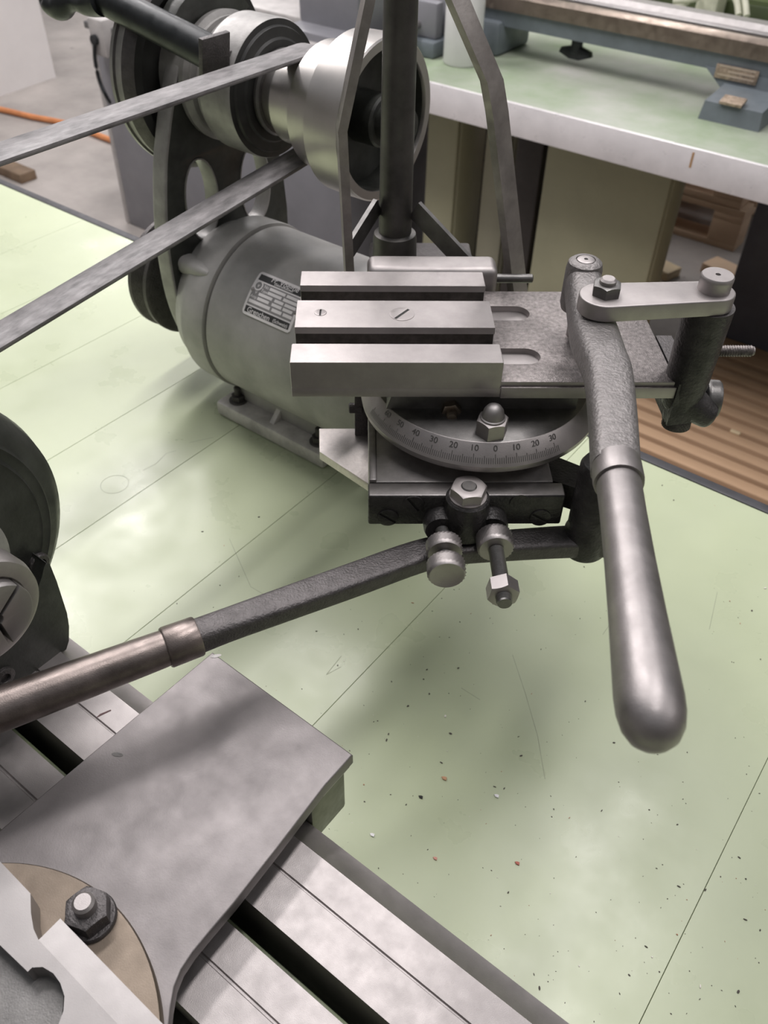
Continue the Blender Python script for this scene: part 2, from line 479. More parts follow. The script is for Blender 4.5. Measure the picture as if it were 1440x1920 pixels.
# ================================================================== LATHE BED
bed = thing('lathe_bed', 'flat grey steel lathe bed with twin ways and a dark centre slot', 'lathe bed', (-0.25, 0.095, 0))
ZB = 0.08
X0, X1 = -0.62, 0.16
obj('rear_way', flat([(0.0945, 0.03), (0.140, 0.03), (0.1425, 0.068), (0.1425, 0.0745), (0.1315, ZB - 0.0008), (0.1310, ZB), (0.1155, ZB), (0.1150, ZB - 0.0012), (0.1143, ZB - 0.0012),
                      (0.1138, ZB), (0.0945, ZB)], (), X0, X1, 0.0002, YZ), STEEL, bed)
obj('front_way', flat([(0.046, 0.03), (0.0825, 0.03), (0.0825, ZB), (0.0665, ZB), (0.0660, ZB - 0.0012), (0.0650, ZB - 0.0012), (0.0645, ZB), (0.046, ZB)], (), X0, X1, 0.0002, YZ), STEEL, bed)
obj('front_apron', flat([(0.020, 0.0004), (0.046, 0.0004), (0.046, 0.062), (0.032, 0.062), (0.020, 0.05)], (), X0, X1, 0.0005, YZ), PAINTH, bed)
obj('bed_body', box(X0, X1, 0.046, 0.139, 0.0004, 0.031, 0.001), mat('bed_green_paint', (0.12, 0.15, 0.09), 0.5, 0, .2, 40), bed)
obj('slot_ledge', box(X0, X1, 0.0825, 0.0868, 0.03, 0.066, 0.0004), mat('slot_green', (0.16, 0.19, 0.11), 0.5, 0, .3, 60), bed)
for px, py in ((195, 1338),):
    c = Bz(px, py, ZB); obj('dent', flat([(-.005, -.0006), (.004, -.0002), (.004, .0006), (-.002, .0008)], (), 0, 0.00012, 0, Matrix.Translation(c) @ Matrix.Rotation(1.2, 4, 'Z')), mat('dent_dark', (.10, .05, .05), .6), bed)

# ================================================================== HEADSTOCK
HY, HZ = 0.0885, 0.172
hs = thing('lathe_headstock', 'dark rounded lathe headstock with a steel collet nose standing on the bed', 'headstock', (-0.385, 0.09, ZB))
obj('housing', lathe([(0, -.45), (.07, -.45), (.083, -.436), (.0862, -.40), (.0862, -.362), (.084, -.353), (.0775, -.3475), (.0735, -.3465), (.0715, -.344), (.070, -.3445), (.0665, -.3445),
                      (.065, -.3415), (.0635, -.342), (.048, -.340), (.0, -.340)], (0, HY, HZ), (1, 0, 0), 96), PAINTH, hs)
ped = [(0.046, ZB), (0.1338, ZB), (0.1365, ZB + .004), (0.1395, 0.094), (0.1410, 0.104), (0.1418, 0.130), (0.1415, 0.146)]
ped += circ(HY, HZ, .0595, 16, math.radians(-26), math.radians(-154), True) + [(0.0355, 0.146), (0.0355, 0.12), (0.042, 0.095)]
obj('pedestal', flat(ped, (), -0.43, -0.3290, 0.0015, YZ, 2), PAINTH, hs)
obj('bearing_cap', lathe([(0, -.345), (.040, -.345), (.040, -.333), (.037, -.3305), (.030, -.330), (0, -.330)], (0, HY, HZ), (1, 0, 0), 64), PAINTL, hs)
obj('spindle_thread', thread((0, HY + .003, HZ + .001), (1, 0, 0), .0265, -.334, -.312, .0016, 64), STEELD, hs)
nose = obj('spindle_nut', lathe([(.019, -.315), (.027, -.315), (.0293, -.312), (.0298, -.302), (.0285, -.2965), (.0265, -.2955), (.0215, -.2955), (.0195, -.2975), (.0195, -.315)], (0, HY + .003, HZ + .001), (1, 0, 0), 72), STEEL, hs)
for k in range(3):
    a0 = 2 * PI * k / 3 + 0.62
    g = 0.045
    pts = circ(0, 0, .0188, 14, a0 + g, a0 + 2 * PI / 3 - g, True) + circ(0, 0, .0032, 5, a0 + 2 * PI / 3 - .25, a0 + .25, True)
    obj('collet_jaw', flat(pts, (), 0, .0255, .0010, axis_m((-.315, HY + .005, HZ + .001), (1, 0, 0), (0, 1, 0))), POLISH if k != 1 else STEEL, hs)
obj('collet_bore', cyl(.0188, -.320, -.3135, (0, HY + .003, HZ + .001), (1, 0, 0)), SLOT, hs)
c = Bx(73, 1056, -.3405)
sk = obj('cap_screw', lathe([(.0030, 0), (.0062, 0), (.0062, .002), (.0054, .0028), (.0035, .0028), (.0030, .0006), (0, .0006)], (-.3415, c.y, c.z), (1, 0, 0), 32), CASTD, hs)
obj('hex_socket', hexnut((-.3408, c.y, c.z), (1, 0, 0), .0045, .0006, 0.3), SLOT, sk)
c = Bx(6, 1268, -.329)
sk = obj('clamp_screw', lathe([(.0025, 0), (.0062, 0), (.0062, .0022), (.005, .003), (.003, .003), (.0025, .001), (0, .001)], (-.3295, c.y, c.z), (1, 0, 0), 32), CASTD, hs)
# driven pulley at the tail of the headstock, outside the frame, carrying the belt
obj('driven_pulley', lathe([(0, -.456), (.053, -.456), (.0535, -.44), (.053, -.423), (0, -.423)], (0, 0.05, 0.2503), (1, 0, 0), 64), BRUSH, hs)
obj('pulley_shaft', cyl(.009, -.52, -.40, (0, 0.05, 0.2503), (1, 0, 0)), STEELD, hs)
obj('shaft_bracket', box(-.52, -.50, 0.02, 0.085, ZB, 0.262, .003), PAINTH, hs)
obj('bracket_foot', box(-.52, -.42, 0.046, 0.13, ZB, 0.095, .002), PAINTH, hs)

# ================================================================== CARRIAGE on the bed
ca = thing('carriage', 'square steel carriage plate with a brown turntable disc clamped on the lathe bed', 'carriage', (-0.19, 0.09, ZB))
ZP = 0.105


def bp(px, py, z=ZP): v = Bz(px, py, z); return (v.x, v.y)


plate = [(-0.2435, 0.1735), (-0.1435, 0.1718), bp(610, 1472), bp(520, 1590), bp(440, 1692), bp(395, 1745), bp(362, 1785), bp(340, 1818), bp(327, 1850), bp(320, 1890), bp(316, 1930), (-0.137, -0.02), (-0.147, -0.10), (-0.25, -0.10)]
obj('top_plate', flat(plate, (), 0.0965, ZP, 0.0009, None, 2), mat('worn_plate_steel', (0.255, 0.238, 0.237), 0.55, 1.0, 0.07, 34, 0.25, 1500, rvar=.05), ca)
obj('saddle', box(-0.2400, -0.1500, 0.0455, 0.142, ZB, 0.0968, 0.001), STEELD, ca)
obj('rear_gib', box(-0.2400, -0.1462, 0.1428, 0.1690, 0.055, 0.0968, 0.002), mat('gib_steel', (0.20, 0.20, 0.17), 0.42, .9, .1, 60), ca)
obj('front_gib', box(-0.2400, -0.1500, -0.09, 0.0455, 0.082, 0.0968, 0.001), STEELD, ca)
obj('gib_strip', box(-0.2385, -0.1448, 0.15, 0.1712, 0.0925, 0.0968, 0.0008), STEEL, ca)
tdc = (-0.1775, -0.0297)
obj('turntable_disc', lathe([(0, ZP), (.0815, ZP), (.0815, 0.111), (.0808, 0.112), (0, 0.112)], (*tdc, 0), (0, 0, 1), 128), BRASSY, ca)
b = Bz(172, 1722, 0.112)
stb = obj('clamp_bolt', lathe([(0, .112), (.0105, .112), (.0105, .1140), (.0100, .1146), (0, .1146)], (b.x, b.y, 0)), CASTD, ca)
obj('nut', hexnut((b.x, b.y, .1146), (0, 0, 1), .0162, .0085, 0.35, .0048), CASTD, stb)
obj('stud', cyl(.0046, .118, .1290, (b.x, b.y, 0), bv=.0012), STEEL, stb)
zt, zl = 0.127, 0.1260
A = [bp(-70, 1540, zt), bp(0, 1615, zt), bp(57, 1675, zt), bp(58, 1712, zt), bp(63, 1742, zt), bp(72, 1762, zt), bp(108, 1800, zt), bp(230, 1930, zt), bp(330, 2040, zt), bp(230, 2120, zt), bp(95, 1960, zt), bp(108, 1925, zt), bp(119, 1895, zt), bp(121, 1868, zt), bp(113, 1843, zt),
     bp(100, 1825, zt), bp(80, 1813, zt), bp(60, 1814, zt), bp(52, 1822, zt), bp(0, 1772, zt), bp(-70, 1705, zt)]
obj('tool_arm', flat(A, (), 0.112, zt, 0.0), POLISH, ca, 'bright hooked steel arm over the turntable')
L1 = [Bz(72, 1762, zt), Bz(330, 2040, zt)]; L2 = [Bz(113, 1722, zl), Bz(420, 2038, zl)]
obj('arm_flank', hexa([(L1[0].x, L1[0].y, .1121), (L2[0].x, L2[0].y, .1121), (L2[1].x, L2[1].y, .1121), (L1[1].x, L1[1].y, .1121),
                       (*L1[0].xy, zt - .0003), L2[0], L2[1], (*L1[1].xy, zt - .0003)], 0.0003), POLISH, ca)
b = Bz(30, 1915, 0.118)
obj('turned_boss', lathe([(0, .112), (.034, .112), (.034, .1165), (.0335, .117), (0, .117)], (b.x - .014, b.y - .010, 0), n=72), STEELD, ca)
for px, py, ang in ((220, 1415, .5), (405, 1230, .9)):
    v = Bz(px, py, ZP); obj('dent', flat(ell(0, 0, .003, .0011, 14), (), 0, .00012, 0, Matrix.Translation(v) @ Matrix.Rotation(ang, 4, 'Z')), STEELD, ca)

# ================================================================== DRIVE UNIT (motor + countershaft)
MY, MZ, MR = 0.475, 0.093, 0.0725
CY, CZ = 0.4915, 0.2735
dr = thing('drive_motor_unit', 'dark grey electric motor with countershaft and cone pulley on a cast bracket', 'motor', (-0.46, MY, 0))
AX = (1, 0, 0)
obj('motor_body', lathe([(0, -.4895), (.066, -.4895), (MR - .0015, -.4885), (MR, -.487), (MR, -.372), (MR - .001, -.371), (0, -.371)], (0, MY, MZ), AX, 96), PAINT, dr)
obj('front_bell', lathe([(0, -.531), (.066, -.531), (.069, -.523), (.0738, -.515), (.0745, -.492), (.0742, -.4903), (.070, -.4895), (0, -.4895)], (0, MY, MZ), AX, 96), PAINT, dr)
obj('rear_bell', lathe([(0, -.371), (MR + .0012, -.371), (MR + .0012, -.352), (.066, -.338), (.05, -.332), (0, -.332)], (0, MY, MZ), AX, 96), PAINT, dr)
lug = obj('bell_lug', sweep([(-.529, MY - .046, MZ + .048, .009, .008, 2.5), (-.510, MY - .0490, MZ + .0510, .008, .006, 2.5), (-.497, MY - .0490, MZ + .0510, .005, .003, 2.5)]), PAINT, dr)
foot = obj('motor_foot', merge(box(-.508, -.378, .4195, .452, 0.0, .0150, .003), box(-.508, -.378, .50, .532, 0, .0150, .003)), FOOT, dr)
obj('foot_web', flat([(.424, .0125), (.46, .0125), (.46, .032), (.447, .034)], (), -.447, -.4415, .0008, YZ), FOOT, dr)
obj('foot_saddle', box(-.495, -.39, .437, .52, .010, .035, .003), PAINT, dr)
for x in (-.492, -.394):
    fb = obj('foot_bolt', lathe([(0, .0150), (.0085, .0150), (.0085, .0162), (.0078, .0166), (0, .0166)], (x, .4335, 0)), CASTD, dr)
    obj('nut', hexnut((x, .4335, .0156), (0, 0, 1), .011, .006, .4, .003), CASTD, fb)
    obj('stud', cyl(.003, .018, .030, (x, .4335, 0)), CASTD, fb)
# bracket casting with two openings
out = [(.447, .318), (.452, .300), (.445, .278), (.438, .258), (.431, .240), (.4245, .222), (.4185, .200), (.4150, .176), (.4128, .150), (.4130, .120), (.4165, .095), (.4230, .073), (.4320, .052), (.444, .034), (.458, .024), (.475, .021)]
# outline from the traced near side, mirrored about the shaft line for the far side
cy2 = 0.4850
near = [(.4640, .306), (.4510, .285), (.4388, .260), (.4310, .240), (.4255, .224), (.4200, .200), (.4160, .176), (.4138, .148), (.4142, .119), (.4172, .096), (.4234, .073), (.4320, .050), (.4450, .030), (.460, .0215), (.478, .0185)]
far = [(2 * cy2 - y, z) for y, z in reversed(near)]
top = circ(CY - .003, CZ + .012, .050, 12, math.radians(35), math.radians(145), True)
obj('bracket_casting', flat(near + [(.492, .0185)] + far + top, [ell(.4560, .186, .0185, .034), ell(.518, .180, .0185, .034)], -.5460, -.5310, .0012, YZ), [PAINTH], dr)
rim = near
bm = bmesh.new()
prev = None
P2 = [(-.5385, y - .0006, z, .0072, .0009, 4) for y, z in near]
obj('bracket_rim', sweep([(-.5385, y, z, .0074, .0016, 5) for y, z in near], 16, (0, 1, 0.001), 3), PAINTL, dr)
for yy, zz in ((.4560, .186), (.518, .180)):
    e = ell(yy, zz, .0186, .0341); e2 = ell(yy, zz, .0172, .0327)
    obj('opening_rim', flat(e, [e2], -.5466, -.5304, .0004, YZ), PAINTL, dr)
obj('motor_pulley', lathe([(0, -.612), (.030, -.612), (.053, -.609), (.053, -.605), (.044, -.597), (.053, -.589), (.053, -.585), (.05, -.583), (0, -.583)], (0, MY, MZ - .002), AX, 72), CASTD, dr)
obj('motor_shaft', cyl(.010, -.60, -.53, (0, MY, MZ - .002), AX), STEELD, dr)
obj('driven_wheel', lathe([(0, -.571), (.018, -.571), (.018, -.566), (.062, -.565), (.064, -.570), (.0725, -.571), (.0745, -.570), (.0745, -.5668), (.0730, -.5655), (.0730, -.5595), (.0745, -.5582), (.0745, -.5572), (.0690, -.5495), (.062, -.5490), (.060, -.556), (.018, -.556), (.018, -.549), (0, -.549)],
                          (0, CY, CZ), AX, 96), [PAINTL, CASTD, SHADEK], dr)
d_ = bpy.data.objects['driven_wheel'].data
for f in d_.polygons:
    if f.normal.x > .85: f.material_index = 2  # shade put into the colour of the wheel's right-facing and sloped faces
    elif f.normal.x > .3: f.material_index = 1
obj('countershaft', cyl(.0095, -.60, -.352, (0, CY, CZ), AX), STEELD, dr)
obj('bearing_sleeve', lathe([(0, -.556), (.040, -.556), (.043, -.553), (.043, -.531), (.0455, -.529), (.046, -.524), (.0425, -.5215), (.0425, -.519), (.036, -.517), (.036, -.513), (.0435, -.512), (.0440, -.5085), (.043, -.507), (.037, -.506), (0, -.506)], (0, CY, CZ), AX, 80), PAINTL, dr)
obj('clutch_drum', lathe([(0, -.5065), (.0455, -.5065), (.0478, -.5045), (.0482, -.476), (.0474, -.474), (.0435, -.4735), (.0425, -.4715), (.036, -.471), (.0345, -.4695), (.018, -.469), (0, -.469)], (0, CY, CZ), AX, 96), [PAINTL, SHADEK], dr)
d_ = bpy.data.objects['clutch_drum'].data
for f in d_.polygons:
    if f.normal.x > .4: f.material_index = 1  # drum's right face coloured black for the shade on it
obj('cone_pulley', lathe([(0, -.466), (.020, -.466), (.0255, -.4645), (.0265, -.462), (.0265, -.4525), (.0300, -.4515), (.0322, -.4505), (.0324, -.439), (.0322, -.4262), (.0395, -.4248), (.0428, -.4236), (.0432, -.413), (.0430, -.4022),
                          (.0492, -.4010), (.0532, -.3995), (.0538, -.385), (.0536, -.3705), (.0525, -.3695), (.0468, -.3695), (.0462, -.3705), (.0455, -.392), (.035, -.394), (.035, -.4), (.013, -.402), (.013, -.372), (.0115, -.371), (0, -.371)],
                         (0, CY, CZ), AX, 112), BRUSH, dr)
obj('pulley_inside', lathe([(.013, -.393), (.0450, -.391), (.0459, -.372), (.0456, -.372), (.0446, -.3905), (.013, -.3925)], (0, CY, CZ), AX, 96), PAINTH, dr)
obj('pulley_hub', lathe([(0, -.40), (.0175, -.40), (.0175, -.372), (.0160, -.3705), (.0125, -.3705), (.0125, -.352), (.0118, -.351), (0, -.351)], (0, CY, CZ), AX, 56), PAINTH, dr)
obj('shaft_collar', lathe([(0, -.469), (.0285, -.469), (.0300, -.4675), (.0300, -.4655), (.0285, -.464), (0, -.464)], (0, CY, CZ), AX, 72), STEELD, dr)
# clutch lever
l0 = By(394, 99, .432); l1 = By(264, 32, .432); l2 = By(110, -47, .432)
lv = obj('clutch_lever', sweep([(*l0, .0112, .0112, 2), (*(l0 * .98 + l1 * .02), .0115, .0115, 2), (*l1, .0112, .0112, 2), (*l2, .0105, .0105, 2)], 28, (0, 1, .2), 5), BLACK, dr)
M = axis_m(l0, (l0 - l1), (0, 0, 1))
obj('lever_flange', xf(box(-.0128, .0128, -.0128, .0128, 0.0022, .0060, .0004), M), CASTD, lv)
obj('lever_clamp', box(l0.x - .016, l0.x - .004, .437, .460, l0.z - .014, l0.z - .004, .001), CASTD, dr)
k0 = By(190, 2, .427); k1 = By(112, 12, .425); k2 = By(84, -8, .424)
obj('lever_grip', sweep([(*k0, .010, .010, 2), (*By(165, 6, .426), .0085, .0085, 2), (*By(140, 4, .426), .0060, .0060, 2), (*By(122, 6, .425), .0090, .0090, 2), (*k1, .0095, .0095, 2), (*By(95, 4, .425), .0085, .0085, 2), (*k2, .006, .006, 2)], 24, (0, 1, .2), 5), BLACK, lv)

# motor nameplate wrapped on the body


def cyl_hit(px, py, r=MR):
    d = ray(px, py); oy, oz = -MY, CAMZ - MZ
    a = d.y ** 2 + d.z ** 2; b_ = 2 * (oy * d.y + oz * d.z); c_ = oy ** 2 + oz ** 2 - r * r
    t = (-b_ - math.sqrt(b_ * b_ - 4 * a * c_)) / (2 * a)
    p = CAM + d * t
    return p.x, math.atan2(p.z - MZ, -(p.y - MY))      # angle up from the bench-facing side


tl, bl, br = cyl_hit(490, 509), cyl_hit(454, 588), cyl_hit(541, 623)
NX0 = (tl[0] + bl[0]) / 2; NX1 = br[0] + .0015
NA0 = (bl[1] + br[1]) / 2; NA1 = tl[1]
NW, NH = NX1 - NX0, (NA1 - NA0) * MR


def wrap(bm, lift):
    for v in bm.verts:
        x, y, z = v.co
        a = NA0 + y / MR; r = MR + lift + z
        v.co = (NX0 + x, MY - r * math.cos(a), MZ + r * math.sin(a))
    return bm


def rect(x0, x1, y0, y1, r=0.0):
    if r <= 0: return [(x0, y0), (x1, y0), (x1, y1), (x0, y1)]
    return circ(x1 - r, y0 + r, r, 5, -PI / 2, 0, True) + circ(x1 - r, y1 - r, r, 5, 0, PI / 2, True) + circ(x0 + r, y1 - r, r, 5, PI / 2, PI, True) + circ(x0 + r, y0 + r, r, 5, PI, 1.5 * PI, True)


def grid_flat(x0, x1, y0, y1, t0, t1, r=0.0):
    b = flat(rect(x0, x1, y0, y1, r), (), t0, t1)
    for k in range(1, 12):
        bmesh.ops.bisect_plane(b, geom=b.verts[:] + b.edges[:] + b.faces[:], plane_co=(0, y0 + (y1 - y0) * k / 12, 0), plane_no=(0, 1, 0))
    return b


npl = obj('nameplate', wrap(grid_flat(0, NW, 0, NH, -.0002, .0008, .003), .0), NPW, dr, 'white and black riveted motor nameplate')
i_ = .0022
obj('title_band', wrap(grid_flat(i_, NW - i_, NH * .80, NH - i_, 0, .00015), .0008), NPB, npl)
obj('data_field', wrap(grid_flat(i_, NW - i_, NH * .235, NH * .765, 0, .00012), .0008), NPG, npl)
obj('place_band', wrap(grid_flat(i_, NW - i_, i_, NH * .20, 0, .00015), .0008), NPB, npl)
for txt, u, v, s, al in (('Fr. Voegtle', .56, .91, NW * .125, 'CENTER'), ('Elektromotoren', .56, .838, NW * .058, 'CENTER'), ('Grenchen', .33, .118, NW * .118, 'CENTER'), ('(Schweiz)', .78, .116, NW * .078, 'CENTER'),
                         ('No', .27, .705, .0036, 'CENTER'), ('Type', .27, .605, .0034, 'CENTER'), ('V', .13, .52, .0034, 'CENTER'), ('Amp', .12, .42, .0034, 'CENTER')):
    t = text_mesh(txt, s, al, .00003); bmesh.ops.translate(t, vec=(u * NW, v * NH, 0), verts=t.verts)
    obj('lettering', wrap(t, .00105), NPW, npl)
for (u0, u1, v0, v1) in ((.34, .66, .67, .735), (.69, .96, .67, .735), (.34, .62, .575, .64), (.66, .95, .575, .64), (.19, .47, .48, .545), (.52, .70, .48, .545), (.73, .95, .48, .545), (.20, .44, .385, .45), (.50, .70, .385, .45), (.73, .92, .385, .45),
                         (.06, .50, .28, .35), (.54, .74, .28, .35), (.77, .95, .28, .35)):
    obj('data_cell', wrap(grid_flat(u0 * NW, u1 * NW, v0 * NH, v1 * NH, 0, .0001), .00095), NPW, npl)
rg = flat(circ(.115 * NW, .68 * NH, .0042, 24), [circ(.115 * NW, .68 * NH, .0030, 24)], 0, .0001); obj('emblem_ring', wrap(rg, .00095), NPW, npl)
t = text_mesh('v', .005, 'CENTER', .00005); bmesh.ops.translate(t, vec=(.115 * NW, .682 * NH, 0), verts=t.verts); obj('emblem_letter', wrap(t, .00105), NPW, npl)
for u, v in ((.035, .56), (.965, .45)):
    rv = lathe([(0, 0), (.0016, 0), (.0012, .0006), (0, .0008)], (u * NW, v * NH, 0), n=14); obj('rivet', wrap(rv, .0008), STEEL, npl)

# ------------------------------------------------------------------ flat belt
XB0, XB1 = -.4505, -.4265
ra, rb = .0328, .0539
ca_, cb_ = (CY, CZ), (0.05, 0.2503)
loop = []
dd = math.hypot(ca_[0] - cb_[0], ca_[1] - cb_[1]); base_a = math.atan2(cb_[1] - ca_[1], cb_[0] - ca_[0])
off = math.acos((ra - rb) / dd)
loop_in = circ(*ca_, ra, 25, base_a + off, base_a + 2 * PI - off, True) + circ(*cb_, rb, 25, base_a - off, base_a + off, True)
th = .0028
loop_out = circ(*ca_, ra + th, 25, base_a + off, base_a + 2 * PI - off, True) + circ(*cb_, rb + th, 25, base_a - off, base_a + off, True)
single('drive_belt', flat(loop_out, [loop_in], XB0, XB1, .0004, YZ), LEATHER, 'worn flat leather belt running off the steel cone pulley', 'belt', (-.44, .27, .25))

# ================================================================== COLUMN STAND carrying the slide (slide frame)
st = thing('column_stand', 'dark upright post with bent flat steel strips behind the lever slide', 'stand', (0.05, 0.54, 0), SROT)
obj('base_plate', box(0.015, 0.095, 0.520, 0.600, 0.0, 0.012, .002), CASTD, st)
obj('column', lathe([(0, .012), (.024, .012), (.020, .018), (.017, .03), (.017, .205), (0, .205)], (0.055, 0.552, 0)), CASTD, st)
obj('bracket_arm', box(0.030, 0.085, 0.430, 0.570, 0.128, 0.1475, .003), CASTD, st)
obj('cross_bar', box(0.0030, 0.0815, 0.4655, 0.4855, 0.205, 0.2400, .0045, 4), STEEL, st)
obj('bar_bracket', box(0.005, 0.075, 0.4850, 0.560, 0.190, 0.212, .002), CASTD, st)
PX, PY = 0.0212, 0.5234
obj('post', lathe([(0, .20), (.0107, .20), (.0106, .24), (.0096, .36), (.0088, .45), (.0088, .62), (0, .62)], (PX, PY, 0), n=48), POST, st)
obj('post_socket', lathe([(0, .195), (.0165, .195), (.0165, .206), (.0148, .213), (.0142, .232), (.0135, .2355), (.0107, .2365), (0, .2365)], (PX, PY, 0), n=48), POST, st)


def strip(name, pts, y, wd, th_, parent, tilt=0.0, dx=0):
    """bent flat bar: pts in the slide's x-z plane, broad side turned by tilt"""
    return sweep([(p.x + dx, y + (p.z - .22) * tilt, p.z, wd / 2, th_ / 2, 9) for p in pts], 16, (1, .0, 0), 0)


def strip_at(pixels, y, wd, th_, yaw, top=None):
    # broad side faces direction yaw (in the slide frame); built as a swept rectangle
    P = [Sy(px, py, y) for px, py in pixels]
    if top: P = [Vector(top)] + P
    u = Vector((math.cos(yaw), math.sin(yaw), 0))
    bm = bmesh.new(); rings = []
    n = Vector((-u.y, u.x, 0))
    for p in P:
        rings.append([bm.verts.new(p + u * (sx * wd / 2) + n * (sy * th_ / 2)) for sx, sy in ((-1, -1), (1, -1), (1, 1), (-1, 1))])
    for a, b in zip(rings, rings[1:]):
        for k in range(4): bm.faces.new((a[k], a[(k + 1) % 4], b[(k + 1) % 4], b[k]))
    bm.faces.new(rings[0]); bm.faces.new(rings[-1])
    return bevel(bm, .0003, 1, 40)


FLATB = mat('flat_bar_steel', (0.36, 0.335, 0.32), 0.45, 0.9, 0.16, 50, 0.3, 600)
obj('flat_strip', strip_at([(690, 0), (640, 240), (655, 520)], .487, .0052, .0125, math.radians(8), (.0125, .500, .4140)), FLATB, st)
obj('flat_strip', strip_at([(858, 0), (922, 150), (932, 210), (972, 560)], .490, .0060, .0120, math.radians(-52), (.0300, .502, .4080)), FLATB, st)
obj('strip_clamp', box(.0050, .0375, .4930, .5380, .4020, .4220, .002), CASTD, st)
obj('strip_pin', cyl(.0027, 0.070, 0.1045, (0, .4755, .2290), (1, 0, 0)), STEELD, st)


def bar_between(a, b, wd, th_, upv):
    t = (b - a).normalized(); s = t.cross(Vector(upv)).normalized(); u = s.cross(t)
    bm = bmesh.new(); R_ = []
    for p in (a, b): R_.append([bm.verts.new(p + s * (i * th_ / 2) + u * (j * wd / 2)) for i, j in ((-1, -1), (1, -1), (1, 1), (-1, 1))])
    for k in range(4): bm.faces.new((R_[0][k], R_[0][(k + 1) % 4], R_[1][(k + 1) % 4], R_[1][k]))
    bm.faces.new(R_[0]); bm.faces.new(R_[1])
    return bevel(bm, .0003, 1, 40)


obj('brace', bar_between(Sy(778, 392, .520), Sy(884, 505, .494), .0125, .003, (0, 0, 1)), STEELD, st)
obj('brace', bar_between(Sy(708, 385, .520), Sy(655, 470, .494), .0110, .003, (0, 0, 1)), STEELD, st)

# ================================================================== LEVER SLIDE (slide frame)
sl = thing('lever_slide', 'steel compound slide with T-slots, graduated swivel ring and two hand levers', 'lever slide', (0.056, 0.41, 0.1475), SROT)
SX0, SX1, SF, SBk = -0.0370, 0.1645, 0.3658, 0.4622
ZT, ZR, ZD = 0.2400, 0.2280, 0.2186
ts = []
ts.append(box(SX0, SX1, SF, SBk, ZD, 0.2245, .0006))
# ribs as profiles along x
ts.append(flat([(SF, .2243), (.3833, .2243), (.3833, ZT), (SF, ZT)], (), SX0, .0722, .0008, YZ))
ts.append(flat([(.4282, .2243), (.4282, ZT), (.3997, ZT), (.3988, ZT - .0034), (.4020, ZT - .0036), (.4020, .2243)], (), SX0 + .0006, .0716, .0004, YZ))
ts.append(flat([(SBk, .2243), (SBk, ZT), (.4453, ZT), (.4444, ZT - .0034), (.4476, ZT - .0036), (.4476, .2243)], (), SX0 + .0012, .0712, .0004, YZ))
# lowered right half with the two round slot run-outs
def uend(yc, r, xe): return [(xe - r + r * math.cos(a), yc + r * math.sin(a)) for a in [-PI / 2 + PI * i / 12 for i in range(13)]]
c1, c2 = (.3833 + .3985) / 2, (.4282 + .4440) / 2
outl = [(.0700, SF + .0006), (SX1 - .0006, SF + .0006), (SX1 - .0006, SBk - .0006), (.0700, SBk - .0006)]
outl += [(.0700, .4440)] + list(reversed(uend(c2, .0079, .0968))) + [(.0700, .4282), (.0700, .3985)] + list(reversed(uend(c1, .0076, .0962))) + [(.0700, .3833)]
ts.append(flat(outl, (), .2240, ZR, .0005))
ts.append(box(.0722, SX1, SF - .0010, SF + .0008, ZD, ZR - .0026, .0004))
tp = obj('top_slide', merge(*ts), [STEEL, STEELP, mat('shaded_slot_wall', (0.10, 0.092, 0.085), 0.5, 0.8, 0.2, 120)], sl)
for f in tp.data.polygons:
    cx = f.center.x + .056
    if cx > .073 and f.normal.z > .5: f.material_index = 1
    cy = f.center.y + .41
    if f.normal.y < -.7 and (abs(cy - .4020) < .0008 or abs(cy - .4476) < .0008): f.material_index = 2  # undercut slot walls get a darker colour in place of shade
slot_screw('plate_screw', (0.022 - .0003, .4135, ZT - .0001), (0, 0, 1), .0068, .00035, 52, tp, STEEL)
slot_screw('pivot_screw', (-0.0185 - .0045, .4150, ZT - .0001), (0, 0, 1), .0034, .00035, 88, tp, STEEL)
# swivel block, disc, graduations
obj('swivel_block', hexa([(.0130, .3775, .2025), (.1175, .3775, .2025), (.1175, .452, .2025), (.013, .452, .2025), (.0180, .3775, ZD), (.1175, .3775, ZD), (.1175, .452, ZD), (.018, .452, ZD)], .0004), STEELD, sl)
DC = (.0680, .4095)
DR0, DZ0, DR1, DZ1 = .0620, .2027, .0684, .1925
sd = obj('swivel_disc', lathe([(0, .1765), (.055, .1765), (.0575, .181), (.0665, .1862), (.0684, .1880), (.0690, .1915), (DR1, DZ1), (DR0, DZ0 - .0003), (DR0 - .0005, DZ0), (0, DZ0)], (*DC, 0), n=144), [STEEL, STEELD], sl)
for f in sd.data.polygons:
    if f.normal.z > .98: f.material_index = 1


def cone_pt(ang, t, lift):
    """t from 0 (lower rim) to 1 (upper rim) on the bevelled scale"""
    r = DR1 + (DR0 - DR1) * t; z = DZ1 + (DZ0 - DZ1) * t
    nl = math.hypot(DZ0 - DZ1, DR1 - DR0); nr, nz = (DZ0 - DZ1) / nl, (DR1 - DR0) / nl
    return Vector((DC[0] + (r + lift * nr) * math.cos(ang), DC[1] + (r + lift * nr) * math.sin(ang), z + lift * nz))


